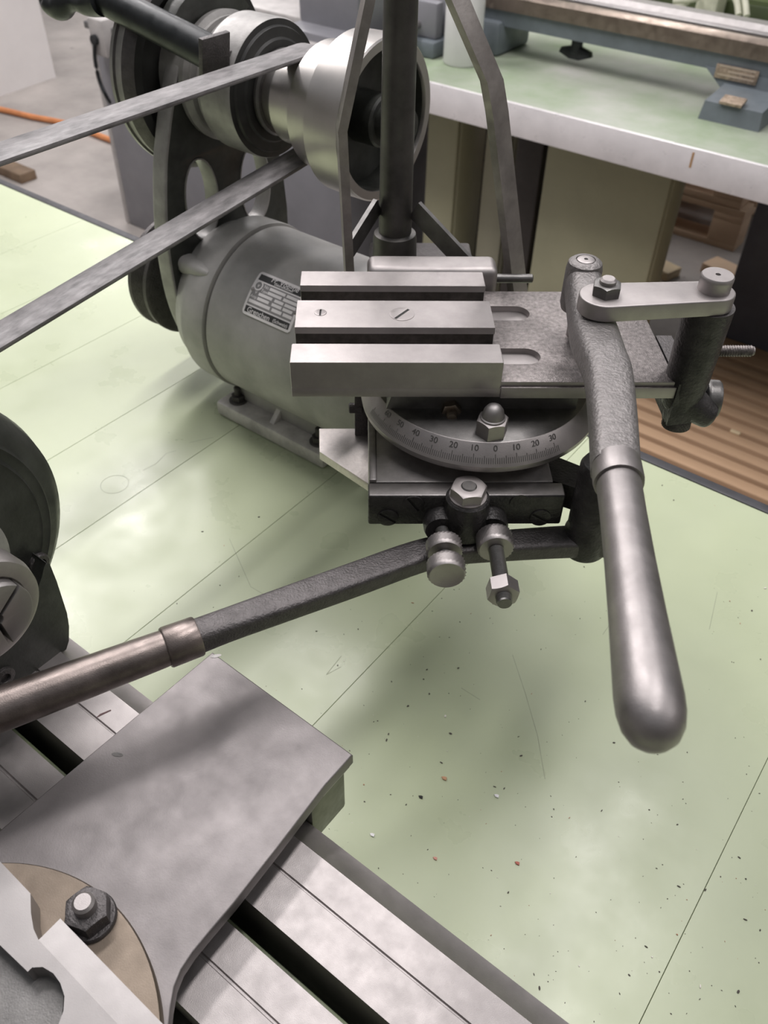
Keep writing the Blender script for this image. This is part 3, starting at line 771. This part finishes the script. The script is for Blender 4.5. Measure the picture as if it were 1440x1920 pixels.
A_ZERO = math.radians(-88.5); A_DEG = math.radians(1.0)
bm = bmesh.new()
for k in range(-32, 72):
    a = A_ZERO - k * A_DEG
    hgt = .44 if k % 10 == 0 else (.36 if k % 5 == 0 else .27)
    wv = math.radians(.14)
    v = [bm.verts.new(cone_pt(*q)) for q in ((a - wv, .06, .00005), (a + wv, .06, .00005), (a + wv, .06 + hgt, .00005), (a - wv, .06 + hgt, .00005))]
    bm.faces.new(v)
obj('scale_marks', bm, STEELD, sd, 'fine engraved degree marks')
sl_len = math.hypot(DZ0 - DZ1, DR1 - DR0)
for deg, txt in ((60, '60'), (50, '50'), (40, '40'), (30, '30'), (20, '20'), (10, '10'), (0, '0'), (-10, '10'), (-20, '20'), (-30, '30')):
    t = text_mesh(txt, .0046, 'CENTER', .00003)
    for v in t.verts:
        x, y, z = v.co
        v.co = cone_pt(A_ZERO - deg * A_DEG + x / DR0, .74 + y / sl_len, .00006 + z)
    obj('scale_number', t, STEELD, sd)
# cap nut and oil nipple
c = Sz(921, 812, DZ0)
cn = obj('cap_nut', hexnut((c.x, c.y + .0005, DZ0), (0, 0, 1), .0150, .0095, .18, .006), STEEL, sl)
obj('dome', lathe([(.0066, .0090), (.0066, .0104), (.0060, .0108), (.0058, .0118), (.0052, .0146), (.0038, .0167), (.0018, .0178), (0, .0181)], (c.x, c.y + .0005, DZ0), n=40), POLISH, cn)
c = Sy(845, 766, .3775)
oil = obj('oil_nipple', hexnut((c.x, .3775, c.z), (0, -1, 0), .0098, .0045, .2, .003), mat('nipple_bronze', (.30, .25, .2), .4, 1.0), sl)
obj('nipple_ball', lathe([(0, -.001), (.0030, .003), (.0034, .0045), (.0027, .0062), (.0032, .0075), (.0026, .0090), (0, .0097)], (c.x, .3775, c.z), (0, -1, 0), 28), mat('nipple_bronze', (.3, .25, .2)), oil)
# base slide
BX0, BX1 = .0032, .1040
obj('base_slide', merge(box(BX0, BX1, .3460, .4800, .1535, .1768, .0012), box(BX0, BX0 + .0045, .3460, .4800, .1768 - .001, .1785, .0012)), BASEM, sl)
pts = [(-.0272, .4234), (-.0262, .4005), (.003, .3712), (.090, .3712), (.090, .470), (.002, .470), (.002, .4234)]
obj('base_plate', flat(pts, (), .1475, .1537, .0005), mat('bright_plate_steel', (.74, .69, .67), .45, 1.0, .06, 420, .3, 900, rvar=.02), sl)
a = Sz(668, 790, .168)
obj('stop_bracket', merge(box(a.x - .001, .0031, a.y + .004, a.y + .012, .1535, .196, .0008)), CASTD, sl)
obj('stop_pin', cyl(.0032, 0, .0085, (a.x - .0045, a.y + .006, .1735), (1, 0, 0)), CASTD, sl)
# end block
EZ0, EZ1, EY0, EY1 = .1550, .1765, .3350, .3462
EX0, EX1 = .0028, .1090
eb = obj('end_block', box(EX0, EX1, EY0, EY1, EZ0, EZ1, .0014, 3), [CASTB, BASEM], sl)
for f in eb.data.polygons:
    if f.normal.z > .9: f.material_index = 1
c = Sz(878, 925, .1795)
obj('centre_boss', lathe([(0, .1535), (.0125, .1535), (.0128, .160), (.0118, .1765), (.0108, .1775), (0, .1775)], (c.x, c.y, 0), n=44), CASTB, eb)
bn = obj('boss_nut', lathe([(0, .1773), (.0100, .1773), (.0100, .1783), (0, .1783)], (c.x, c.y, 0)), STEEL, eb)
hn = obj('boss_hex_nut', hexnut((c.x, c.y, .1783), (0, 0, 1), .0170, .0062, .12, .0048), STEEL, eb)
obj('boss_stud', cyl(.0042, .1783, .1852, (c.x, c.y, 0), bv=.0006), STEELD, hn)
for px, py, r, ang in ((775, 945, .0058, -55), (727, 970, .0058, -38), (1013, 970, .0058, -32)):
    s_ = Sy(px, py, EY0); slot_screw('block_screw', (s_.x, EY0 + .0002, s_.z), (0, -1, 0), r, .0009, ang, eb, CASTB)
s_ = Sy(975, 942, EY0)
obj('screw_hole', lathe([(.0044, .0002), (.0056, .0002), (.0056, .0006), (.0044, .0006)], (s_.x, EY0, s_.z), (0, -1, 0), 32), CASTB, eb)
obj('hole_bottom', cyl(.0045, -.001, .00025, (s_.x, EY0, s_.z), (0, -1, 0), 0), SLOT, eb)
# two stop screws pointing at the operator
KZ = .1590
k1 = Sz(838, 1078, KZ); k2 = Sz(930, 1030, KZ)
obj('screw_boss', lathe([(0, -.003), (.0100, -.003), (.0096, .006), (.0088, .0085), (0, .0085)], (k1.x - .0005, EY0, KZ), (0, -1, 0), 40), CASTB, eb)
obj('screw_boss', lathe([(0, -.003), (.0100, -.003), (.0096, .006), (.0088, .0085), (0, .0085)], (k2.x - .001, EY0, KZ), (0, -1, 0), 40), CASTB, eb)
ss = obj('stop_screw', thread((k1.x, EY0, KZ), (0, -1, 0), .0040, .006, .036, .0011), STEELD, sl)
obj('knurled_nut', knurl((k1.x, EY0, KZ), (0, -1, 0), .0098, .0175, .0260, 52, 5), STEEL, ss)
obj('knurled_head', knurl((k1.x, EY0, KZ), (0, -1, 0), .0102, .0320, .0415, 54, 5, .0007, .0003), STEEL, ss)
ss = obj('stop_screw', thread((k2.x, EY0, KZ), (0, -1, 0), .0042, .006, .0605, .0013), STEELD, sl)
obj('knurled_nut', knurl((k2.x, EY0, KZ), (0, -1, 0), .0100, .0120, .0230, 52, 6), STEEL, ss)
obj('hex_nut', hexnut((k2.x, EY0 - .0475, KZ), (0, -1, 0), .0145, .0085, .35, .0044), STEEL, ss)

# lower lever
LZ = .1455
lw = obj('lower_lever', sweep([(*Sz(1132, 1015, LZ), .0085, .0062, 5), (*Sz(1060, 1016, LZ), .0085, .0062, 5), (*Sz(960, 1022, LZ), .0082, .006, 5), (*Sz(850, 1030, LZ), .0082, .006, 5), (*Sz(780, 1045, LZ), .0085, .006, 5), (*Sz(660, 1088, LZ), .0086, .006, 5),
                               (*Sz(520, 1138, LZ), .0082, .0062, 4.5), (*Sz(420, 1174, LZ), .0080, .0068, 3.5), (*Sz(352, 1200, LZ), .0086, .0082, 2.4)], 28, (0, 0, 1), 5), CASTD, sl, 'long dark lower hand lever')
pc = Sz(1098, 1012, LZ)
obj('pivot_column', lathe([(0, .1375), (.0115, .1375), (.0125, .139), (.0125, .152), (.0115, .155), (.0118, .198), (.0105, .2005), (0, .2005)], (pc.x, pc.y + .001, 0), n=44), CASTB, lw)
obj('pivot_arm', hexa([(BX1 - .004, .350, .160), (pc.x + .008, pc.y, .160), (pc.x + .008, pc.y + .02, .160), (BX1 - .004, .375, .160), (BX1 - .004, .350, .176), (pc.x + .008, pc.y, .176), (pc.x + .008, pc.y + .02, .176), (BX1 - .004, .375, .176)], .002), CASTB, lw)
h0 = Sz(372, 1192, LZ + .001); h1 = Sz(0, 1330, LZ + .003); hd = (h1 - h0).normalized()
L_ = (h1 - h0).length
obj('lever_collar', lathe([(0, 0), (.0098, 0), (.0102, .0008), (.0104, .0160), (.0099, .0168), (0, .0168)], h0, hd, 44), BROWNH, lw)
obj('lever_grip', lathe([(0, .012), (.0090, .0165), (.0092, .02), (.0100, .06), (.0106, .11), (.0108, .135), (.0100, .142), (.007, .147), (0, .149)], h0, hd, 44), BROWNH, lw)

# upper lever
UZ = .2600
ul = obj('upper_lever', sweep([(.1180, .4205, .2600, .0040, .0090, 2.2), (.1178, .4165, .2600, .0085, .0105, 2.4), (.1172, .4080, .2600, .0094, .0112, 2.8), (.1160, .3950, .2590, .0096, .0105, 3.0), (.1148, .3790, .2580, .0102, .0102, 3.2), (.1140, .3640, .2580, .0112, .0100, 3.3), (.1128, .3500, .2600, .0112, .0095, 3.3),
                               (.1118, .3350, .2620, .0106, .0090, 3.4), (.1110, .3190, .2630, .0103, .0086, 3.6), (.1065, .2900, .2632, .0098, .0084, 3.6), (.1020, .2650, .2632, .0095, .0084, 3.4), (.1000, .2545, .2632, .0094, .0086, 3)], 32, (0, 0, 1), 5), CAST, sl, 'cranked cast iron upper lever arm')
obj('lever_boss', lathe([(0, .245), (.0088, .245), (.0096, .248), (.0096, .268), (.0088, .2718), (.0070, .2732), (.0052, .2733), (.0050, .2726), (0, .2726)], (.1172, .4125, 0), n=44), CAST, ul)
pn = obj('pivot_pin', lathe([(0, .2280), (.0032, .2280), (.0032, .2500), (.0046, .2510), (.0046, .2727), (.0046, .2733), (.0042, .2736), (.0011, .2736), (.0009, .2729), (0, .2729)], (.1172, .4125, 0), n=36), STEEL, ul)
obj('pin_centre', cyl(.0010, .2725, .2733, (.1172, .4125, 0), bv=0, n=16), SLOT, ul)
g0 = Vector((.1008, .2575, .2640)); g1 = Vector((.0838, .1300, .2655)); gd = (g1 - g0).normalized()
obj('lever_collar', lathe([(0, 0), (.0090, 0), (.0097, .0006), (.0099, .0105), (.0096, .0125), (0, .0125)], g0, gd, 48), HANDLE, ul)
GL = (g1 - g0).length
obj('lever_grip', lathe([(0, .0105), (.0084, .0123), (.0086, .014), (.0085, .03), (.0088, .055), (.0094, .08), (.0101, .10), (.0105, .112), (.0103, .1175), (.0093, .1225), (.0074, .1262), (.0048, .1284), (.0022, .1294), (0, .1296)], g0, gd, 56), HANDLE, ul)
# link
LK0, LK1 = .2690, .2775
pa, pb = Vector((.1165, .3680)), Vector((.1720, .3725))
ra_, rb_ = .0118, .0100
dv = (pb - pa); an = math.atan2(dv.y, dv.x); of = math.acos((ra_ - rb_) / dv.length)
lk = obj('link_plate', flat(circ(pa.x, pa.y, ra_, 24, an + of, an + 2 * PI - of, True) + circ(pb.x, pb.y, rb_, 24, an - of, an + of, True), (), LK0, LK1, .0008, None, 2), STEEL, sl)
hb = obj('link_bolt', hexnut((pa.x + .001, pa.y + .001, LK1), (0, 0, 1), .0125, .0055, .28, .004), STEELD, lk)
obj('bolt_tip', cyl(.0040, LK1, LK1 + .0082, (pa.x + .001, pa.y + .001, 0), bv=.001), STEEL, hb)
hc = obj('link_cap', lathe([(0, LK1), (.0078, LK1), (.0078, LK1 + .0045), (.0080, LK1 + .0055), (.0080, LK1 + .0072), (.0074, LK1 + .0080), (.0013, LK1 + .0080), (.0010, LK1 + .0062), (0, LK1 + .0062)], (pb.x - .0004, pb.y + .0010, 0), n=44), STEEL, lk)
obj('cap_hole', cyl(.0011, LK1 + .006, LK1 + .0070, (pb.x - .0004, pb.y + .0010, 0), bv=0, n=14), SLOT, hc)
# end bracket casting at the right end of the top slide
ebk = obj('end_bracket', merge(
    lathe([(0, .2060), (.0070, .2060), (.0096, .2100), (.0114, .2230), (.0122, LK0), (0, LK0)], (.1722, .3735, 0), n=44),
    hexa([(SX1 + .0002, .3640, .2010), (.1770, .3640, .2030), (.1790, .412, .2030), (SX1 + .0002, .412, .2010), (SX1 + .0002, .3640, .2280), (.1745, .3640, .2280), (.1735, .4120, .2280), (SX1 + .0002, .4120, .2280)], .0012),
    lathe([(0, -.006), (.0078, -.006), (.0080, .008), (0, .008)], (.1745, .3765, .2050), (0, 0, -1), 36),
    sweep([(.1700, .3740, .2150, .0100, .0095, 2.4), (.1790, .3725, .2095, .0094, .0090, 2.2), (.1855, .3705, .2055, .0080, .0078, 2), (.1895, .3690, .2035, .0066, .0066, 2), (.1912, .3684, .2028, .0030, .0030, 2)], 24, (0, 0, 1), 4)), [CASTB, CASTD], sl, 'black cast end bracket')
for f in ebk.data.polygons:
    if f.normal.z > .85 and f.center.z + .1475 > .226: f.material_index = 1
obj('bracket_knob', knurl((.1745, .3755, .1985), (0, -.12, -1), .0080, .0, .0058, 52, 4), CASTD, ebk)
obj('side_knob', knurl((.1870, .3800, .2080), (1, -.15, 0), .0106, .001, .0085, 56, 5), STEELD, ebk)
obj('side_screw', cyl(.0042, -.012, .002, (.1865, .3815, .2105), (1, -.15, 0)), BLACK, ebk)
obj('adjusting_rod', thread((0, .3850, .2352), (1, 0, 0), .0031, .170, .2086, .0014), STEELP, ebk)
obj('stop_rod', thread((0, .376, .2150), (1, 0, 0), .0028, .120, .1660, .0010), STEELD, ebk)
obj('lever_nut', hexnut(Sy(1066, 545, .470), (0, -1, 0), .008, .006, .2, .003), STEELD, sl)

# ================================================================== BACKGROUND
TZ = -0.10
tb = thing('side_table', 'green topped table with a pale edge band behind the workbench', 'table', (-0.4, 2.1, FLZ))
TY0, TY1, TX0, TX1 = 1.636, 2.75, -1.42, 0.9
obj('table_top', box(TX0, TX1, TY0 + .003, TY1, TZ - .045, TZ, .001), LINO2, tb)
obj('edge_band', box(TX0, TX1, TY0 - .004, TY0 + .004, TZ - .062, TZ + .0015, .001), ALU, tb)
v = By(1297, 300, TY0 - .004)
obj('rust_mark', box(v.x - .002, v.x + .002, TY0 - .0045, TY0 - .0038, v.z - .014, v.z + .014, 0), mat('rust', (.5, .28, .12), .7), tb)
for x in (TX0 + .06, TX1 - .08):
    for y in (TY0 + .55, TY1 - .1): obj('leg', box(x - .025, x + .025, y - .025, y + .025, FLZ, TZ - .045, .002), GREYM, tb)
# olive cabinets and dark column under the table
def upright(name, pxl, pxr, y0, y1, z1, material, label, cat, yl=250):
    x0 = By(pxl, yl, y0).x; x1 = By(pxr, yl, y0).x
    return x0, x1, box(x0, x1, y0, y1, FLZ, z1, .006)
def under(name, pl, pr, y0, y1, material, label, cat):
    x0 = By(*pl, y0).x; x1 = By(*pr, y0).x
    t = thing(name, label, cat, ((x0 + x1) / 2, (y0 + y1) / 2, FLZ))
    obj('carcass', box(x0, x1, y0 + .012, y1, FLZ, TZ - .047, .004), material, t)
    obj('front_panel', box(x0 + .004, x1 - .004, y0, y0 + .012, FLZ + .03, TZ - .060, .004), material, t)
    return t
under('olive_cabinet', (1022, 290), (1266, 325), 1.78, 1.87, OLIVE, 'wide olive green metal cabinet under the side table', 'cabinet')
under('narrow_cabinet', (800, 230), (862, 235), 1.82, 1.95, OLIVE, 'narrow olive pedestal under the table beside the cone pulley', 'cabinet')
under('pale_pedestal', (905, 300), (958, 300), 1.86, 1.98, mat('pale_olive_paint', (.40, .385, .285), .5, 0, .06, 5), 'pale olive pedestal under the table between dark posts', 'cabinet')
t = thing('dark_frame_post', 'dark brown steel post under the side table', 'post', (By(990, 300, 1.80).x, 1.83, FLZ))
xa, xb = By(966, 300, 1.80).x, By(1016, 300, 1.80).x
obj('post_tube', box(xa, xb, 1.80, 1.85, FLZ + .01, TZ - .05, .004), mat('dark_brown_paint', (.05, .042, .038), .45, 0, .2, 10), t)
obj('post_foot', box(xa - .02, xb + .004, 1.77, 1.88, FLZ, FLZ + .012, .002), mat('dark_brown_paint', (.05, .042, .038)), t)
xa, xb = By(862, 260, 2.05).x, By(925, 260, 2.05).x
t = thing('brown_drawer_unit', 'dark brown drawer unit set back under the side table', 'drawer unit', ((xa + xb) / 2, 2.2, FLZ))
obj('carcass', box(xa, xb, 2.06, 2.4, FLZ, TZ - .05, .004), mat('brown_unit_paint', (.11, .09, .075), .5, 0, .15, 6), t)
for k in range(3): obj('drawer_front', box(xa + .006, xb - .006, 2.048, 2.06, FLZ + .03 + k * .2, FLZ + .21 + k * .2, .004), mat('brown_unit_paint', (.11, .09, .075)), t)
# navy cabinet on the right
xa = By(1395, 450, 2.2).x
t = thing('navy_cabinet', 'dark blue grey steel cabinet at the end of the wooden duckboard', 'cabinet', (xa + .3, 2.4, FLZ))
obj('carcass', box(xa, xa + .8, 2.215, 2.7, FLZ, TZ - .047, .004), NAVY, t)
obj('door_panel', box(xa + .004, xa + .398, 2.2, 2.215, FLZ + .02, TZ - .06, .003), NAVY, t)
obj('door_panel', box(xa + .402, xa + .796, 2.2, 2.215, FLZ + .02, TZ - .06, .003), NAVY, t)
# duckboard
t = thing('duckboard', 'wooden slatted duckboard lying on the floor behind the workbench', 'duckboard', (-.2, 1.75, FLZ))
dx0, dx1 = -.56, .65
y = 1.30; k = 0
while y < 2.12:
    wd = .034 if y < 2.06 else .09
    s_ = obj('slat', box(dx0 + random.uniform(0, .01), dx1, y, y + wd, FLZ + .010, FLZ + .065, .003), SLATW, t); y += wd + .0165; k += 1
for x in (dx0 + .12, -.2, dx1 - .12): obj('bearer', box(x - .03, x + .03, 1.30, 2.13, FLZ, FLZ + .012, .002), SLATW, t)
single('wood_splinter', box(-.012, .012, -.006, .006, 0, .005, .002), PALEW, 'pale wood splinter lying on the duckboard slats', 'splinter', (0, 0, 0)).location = Bz(1378, 812, FLZ + .0652)
# pallets under the table
def pallet(name, label, y0, zbase, xl, xr, group=None):
    t = thing(name, label, 'pallet', ((xl + xr) / 2, y0 + .2, zbase), 0, group)
    n = 4
    for i in range(n): obj('deck_board', box(xl, xr, y0 + i * .11, y0 + i * .11 + .085, zbase + .118, zbase + .14, .003), PALW, t)
    for i in range(2): obj('bottom_board', box(xl, xr, y0 + i * .33, y0 + i * .33 + .095, zbase, zbase + .022, .003), PALW, t)
    for x in (xl, (xl + xr) / 2 - .05, xr - .10):
        for i in range(2): obj('block', box(x, x + .10, y0 + i * .33, y0 + i * .33 + .095, zbase + .022, zbase + .096, .003), PALW, t)
    for x in (xl, xr - .10): obj('stringer', box(x, x + .10, y0, y0 + .425, zbase + .096, zbase + .118, .002), PALW, t)
    return t
xr = By(1398, 400, 2.85).x
pallet('wooden_pallet', 'wooden pallet lying on the concrete under the side table', 2.85, FLZ, xr - .62, xr)
pallet('wooden_pallet', 'wooden pallet stacked on top of another pallet', 2.85, FLZ + .141, xr - .60, xr - .02)
for px, py, sx, sy, mm, lab in ((1238, 512, .05, .035, PALEW, 'pale offcut of wood on the floor under the table'), (1190, 505, .05, .03, PALW, 'brown offcut of wood beside the pale one'),
                                (1355, 515, .06, .04, PALW, 'brown wooden block on the floor by the navy cabinet'), (1222, 545, .03, .02, PALEW, 'small pale wood chip in front of the offcuts')):
    c = Bz(px, py, FLZ); o = single('wood_offcut', box(-sx, sx, -sy, sy, 0, .03, .003), mm, lab, 'wood offcut', (0, 0, 0)); o.location = c; o.rotation_euler.z = -.25

# small precision lathe on the side table
f0, f1 = Bz(1308, 222, TZ), Bz(1420, 250, TZ)
bl = thing('table_lathe', 'blue grey bench lathe with bright ways standing on the green side table', 'lathe', ((f0.x + f1.x) / 2, f0.y + .06, TZ))
BYF = 1.905
e0, e1 = By(890, 42, BYF), By(1300, 118, BYF)
zlo = (e0.z + e1.z) / 2
zhi = By(1200, 68, BYF).z
bx0, bx1 = -1.18, -.10
obj('bed_casting', flat([(BYF, zlo), (BYF + .115, zlo), (BYF + .12, zhi), (BYF - .004, zhi)], (), bx0, bx1, .004, YZ), BLUEG, bl)
obj('front_way', flat([(BYF - .010, zhi), (BYF + .018, zhi), (BYF + .018, zhi + .034), (BYF - .002, zhi + .034), (BYF - .010, zhi + .028)], (), bx0, bx1, .002, YZ), mat('brown_way_steel', (.34, .28, .235), .4, 1.0, .1, 30), bl)
obj('way_trough', box(bx0, bx1, BYF + .016, BYF + .045, zhi - .002, zhi + .016, .001), mat('trough_dark', (.05, .04, .03), .5), bl)
obj('rear_way', flat([(BYF + .045, zhi), (BYF + .12, zhi), (BYF + .12, zhi + .034), (BYF + .105, zhi + .044), (BYF + .07, zhi + .044), (BYF + .062, zhi + .034), (BYF + .045, zhi + .032)], (), bx0, bx1, .002, YZ), POLISH, bl)
zs = TZ + .055
obj('foot', hexa([(f0.x, f0.y, TZ), (f1.x, f0.y, TZ), (f1.x, BYF + .12, TZ), (f0.x, BYF + .12, TZ), (f0.x + .004, f0.y + .004, TZ + .034), (f1.x - .004, f0.y + .004, TZ + .034), (f1.x - .004, BYF + .12, zs), (f0.x + .004, BYF + .12, zs)], .006), BLUEG, bl)
obj('foot_column', hexa([(f0.x + .002, BYF - .006, TZ + .03), (f1.x + .3, BYF - .006, TZ + .03), (f1.x + .3, BYF + .115, TZ + .03), (f0.x + .002, BYF + .115, TZ + .03), (f0.x - .045, BYF - .003, zlo + .004), (f1.x + .3, BYF - .003, zlo + .004), (f1.x + .3, BYF + .115, zlo + .004), (f0.x - .045, BYF + .115, zlo + .004)], .004), BLUEG, bl)
n0, n1, n2 = By(1346, 118, BYF - .004), By(1425, 135, BYF - .004), By(1350, 146, BYF - .004)
np_ = obj('maker_plate', box(n0.x, n1.x, BYF - .0085, BYF - .004, n2.z, n0.z, .001), PLATES, bl)
for k in range(3): obj('plate_line', box(n0.x + .006 + .02 * (k % 2), n1.x - .006, BYF - .009, BYF - .0085, n2.z + .006 + k * .008, n2.z + .009 + k * .008, 0), mat('plate_line', (.6, .5, .4), .4, .6), np_)
mid = Bz(1375, 188, TZ + .043)
obj('serial_plate', hexa([(mid.x - .022, mid.y - .014, TZ + .036), (mid.x + .022, mid.y - .014, TZ + .036), (mid.x + .022, mid.y + .014, TZ + .040), (mid.x - .022, mid.y + .014, TZ + .040), (mid.x - .022, mid.y - .014, TZ + .0405), (mid.x + .022, mid.y - .014, TZ + .0405), (mid.x + .022, mid.y + .014, TZ + .0465), (mid.x - .022, mid.y + .014, TZ + .0465)], .0005), PLATES, bl)
kc = By(1080, 98, BYF + .04)
kb = obj('clamp_stem', cyl(.013, kc.z, zlo + .005, (kc.x, BYF + .04, 0)), BLACK, bl)
obj('wing_handle', flat([(.040, -.004), (.012, -.014), (-.012, -.014), (-.040, -.004), (-.036, .006), (-.012, .012), (.012, .012), (.036, .006)], (), -.010, .010, .004, Matrix.Translation((kc.x, BYF + .04, kc.z)) @ XZ), BLACK, kb)
hd0 = -1.45
obj('head_casting', box(-1.175, -1.10, BYF - .02, BYF + .13, TZ, zlo + .01, .01), BLUEG, bl)
# oil canister and vice on the table
c = Bz(853, 128, TZ)
cnst = thing('white_canister', 'tall white enamel canister on the side table', 'canister', (c.x, c.y + .04, TZ))
obj('can_body', lathe([(0, TZ), (.040, TZ), (.043, TZ + .004), (.043, TZ + .20), (.036, TZ + .225), (.014, TZ + .235), (0, TZ + .235)], (c.x - .012, c.y + .045, 0), n=40), WHITEP, cnst)
obj('can_lid', cyl(.017, TZ + .233, TZ + .25, (c.x - .012, c.y + .045, 0)), BLACK, cnst)
c = Bz(792, 108, TZ)
vc = thing('steel_vice', 'grey cast vice block on the table next to the white canister', 'vice', (c.x - .03, c.y + .05, TZ))
obj('vice_base', box(c.x - .09, c.x + .03, c.y, c.y + .10, TZ, TZ + .035, .006), BLUEG, vc)
obj('vice_jaw', box(c.x - .075, c.x + .02, c.y + .02, c.y + .05, TZ + .035, TZ + .11, .006), GREYM, vc)
obj('vice_jaw', box(c.x - .075, c.x + .02, c.y + .065, c.y + .095, TZ + .035, TZ + .11, .006), GREYM, vc)
obj('vice_screw', cyl(.009, -.03, .12, (c.x - .03, c.y, TZ + .06), (0, 1, 0)), POLISH, vc)
# green cabinet and cables behind
t = thing('green_panel', 'dark green painted panel standing behind the table lathe', 'panel', (-.5, 2.62, TZ))
obj('panel_board', box(-1.5, .6, 2.60, 2.64, TZ, .35, .004), GREENW, t)
obj('panel_ledge', box(-1.5, .6, 2.55, 2.60, TZ, TZ + .05, .004), mat('dark_green', (.06, .08, .03), .5, 0, .2, 9), t)
v = By(1332, 8, 2.5)
skt = thing('socket_strip', 'cream socket block with cables behind the table lathe', 'socket', (v.x, 2.5, TZ))
obj('socket_body', box(v.x - .028, v.x + .028, 2.47, 2.54, TZ, v.z + .05, .004), CABLE, skt)
for a, b, c_ in (((1362, -25), (1380, -2), (1385, 28)), ((1385, -25), (1396, -2), (1400, 30)), ((1300, -20), (1290, 2), (1265, 14)), ((1330, -25), (1310, -5), (1262, 2))):
    obj('cable', tube([By(*a, 2.45), By(*b, 2.42), By(*c_, 2.40)], .008, 10), CABLE, skt)

# grey machine cabinet behind the drive
gx0, gx1 = By(200, 200, 1.72).x, By(642, 400, 1.72).x
gm = thing('machine_cabinet', 'tall grey machine cabinet standing on the concrete behind the motor', 'machine', ((gx0 + gx1) / 2, 1.95, FLZ))
gz = By(200, 48, 1.72).z
obj('cabinet_body', box(gx0, gx1, 1.72, 2.2, FLZ, gz - .02, .006), GREYM, gm)
obj('side_lip', box(gx0 - .02, gx0, 1.72, 1.78, FLZ, gz - .06, .004), mat('light_grey_paint', (.42, .40, .39), .5), gm)
obj('chip_tray', box(gx0 - .02, gx1 + .02, 1.71, 2.25, gz - .02, gz, .004), mat('dark_tray', (.10, .10, .10), .45), gm)
s0 = By(535, 60, 1.85); s1 = By(672, 75, 1.85)
obj('machine_head', box(s0.x + .05, s1.x, 1.85, 2.15, gz, gz + .5, .01), GREYM, gm)
obj('machine_step', box(s0.x + .05, s1.x + .01, 1.78, 1.86, gz, By(600, 60, 1.8).z, .006), GREYM, gm)
obj('machine_step', box(s0.x + .03, s1.x + .06, 1.75, 1.80, gz, By(600, 90, 1.75).z, .006), mat('light_grey_paint', (.42, .40, .39)), gm)
obj('bed_rail', box(gx0 + .2, s0.x + .06, 1.85, 2.05, By(540, 60, 1.85).z, By(540, 28, 1.85).z, .004), mat('light_grey_paint', (.42, .40, .39)), gm)
v = By(182, 68, 1.68)
sw = obj('switch_box', box(v.x - .035, v.x + .03, 1.68, 1.74, v.z - .055, v.z + .045, .006), mat('light_grey_paint', (.42, .40, .39)), gm)
obj('switch_knob', cyl(.014, -.012, .002, (v.x - .008, 1.68, v.z - .01), (0, 1, 0)), BLACK, sw)
obj('power_cable', tube([By(178, 82, 1.67), By(178, 110, 1.67), By(186, 150, 1.67), By(198, 178, 1.67), By(206, 192, 1.69)], .006, 10), BLACK, sw)
# hose, box
single('orange_hose', tube([Bz(-60, 195, FLZ + .012), Bz(0, 205, FLZ + .012), Bz(60, 219, FLZ + .012), Bz(125, 232, FLZ + .012), Bz(190, 256, FLZ + .012), Bz(240, 275, FLZ + .012)], .012, 12), ORANGE,
       'orange rubber hose lying on the concrete floor', 'hose', Bz(125, 232, FLZ))
c = Bz(41, 346, FLZ)
t = thing('wooden_plank', 'dark brown wooden plank on the floor just past the bench edge', 'plank', (c.x - .2, c.y + .05, FLZ))
obj('plank_board', box(c.x - .5, c.x, c.y, c.y + .07, FLZ, FLZ + .035, .004), CARTON, t)
obj('plank_batten', box(c.x - .45, c.x - .38, c.y + .005, c.y + .065, FLZ + .035, FLZ + .05, .003), CARTON, t)
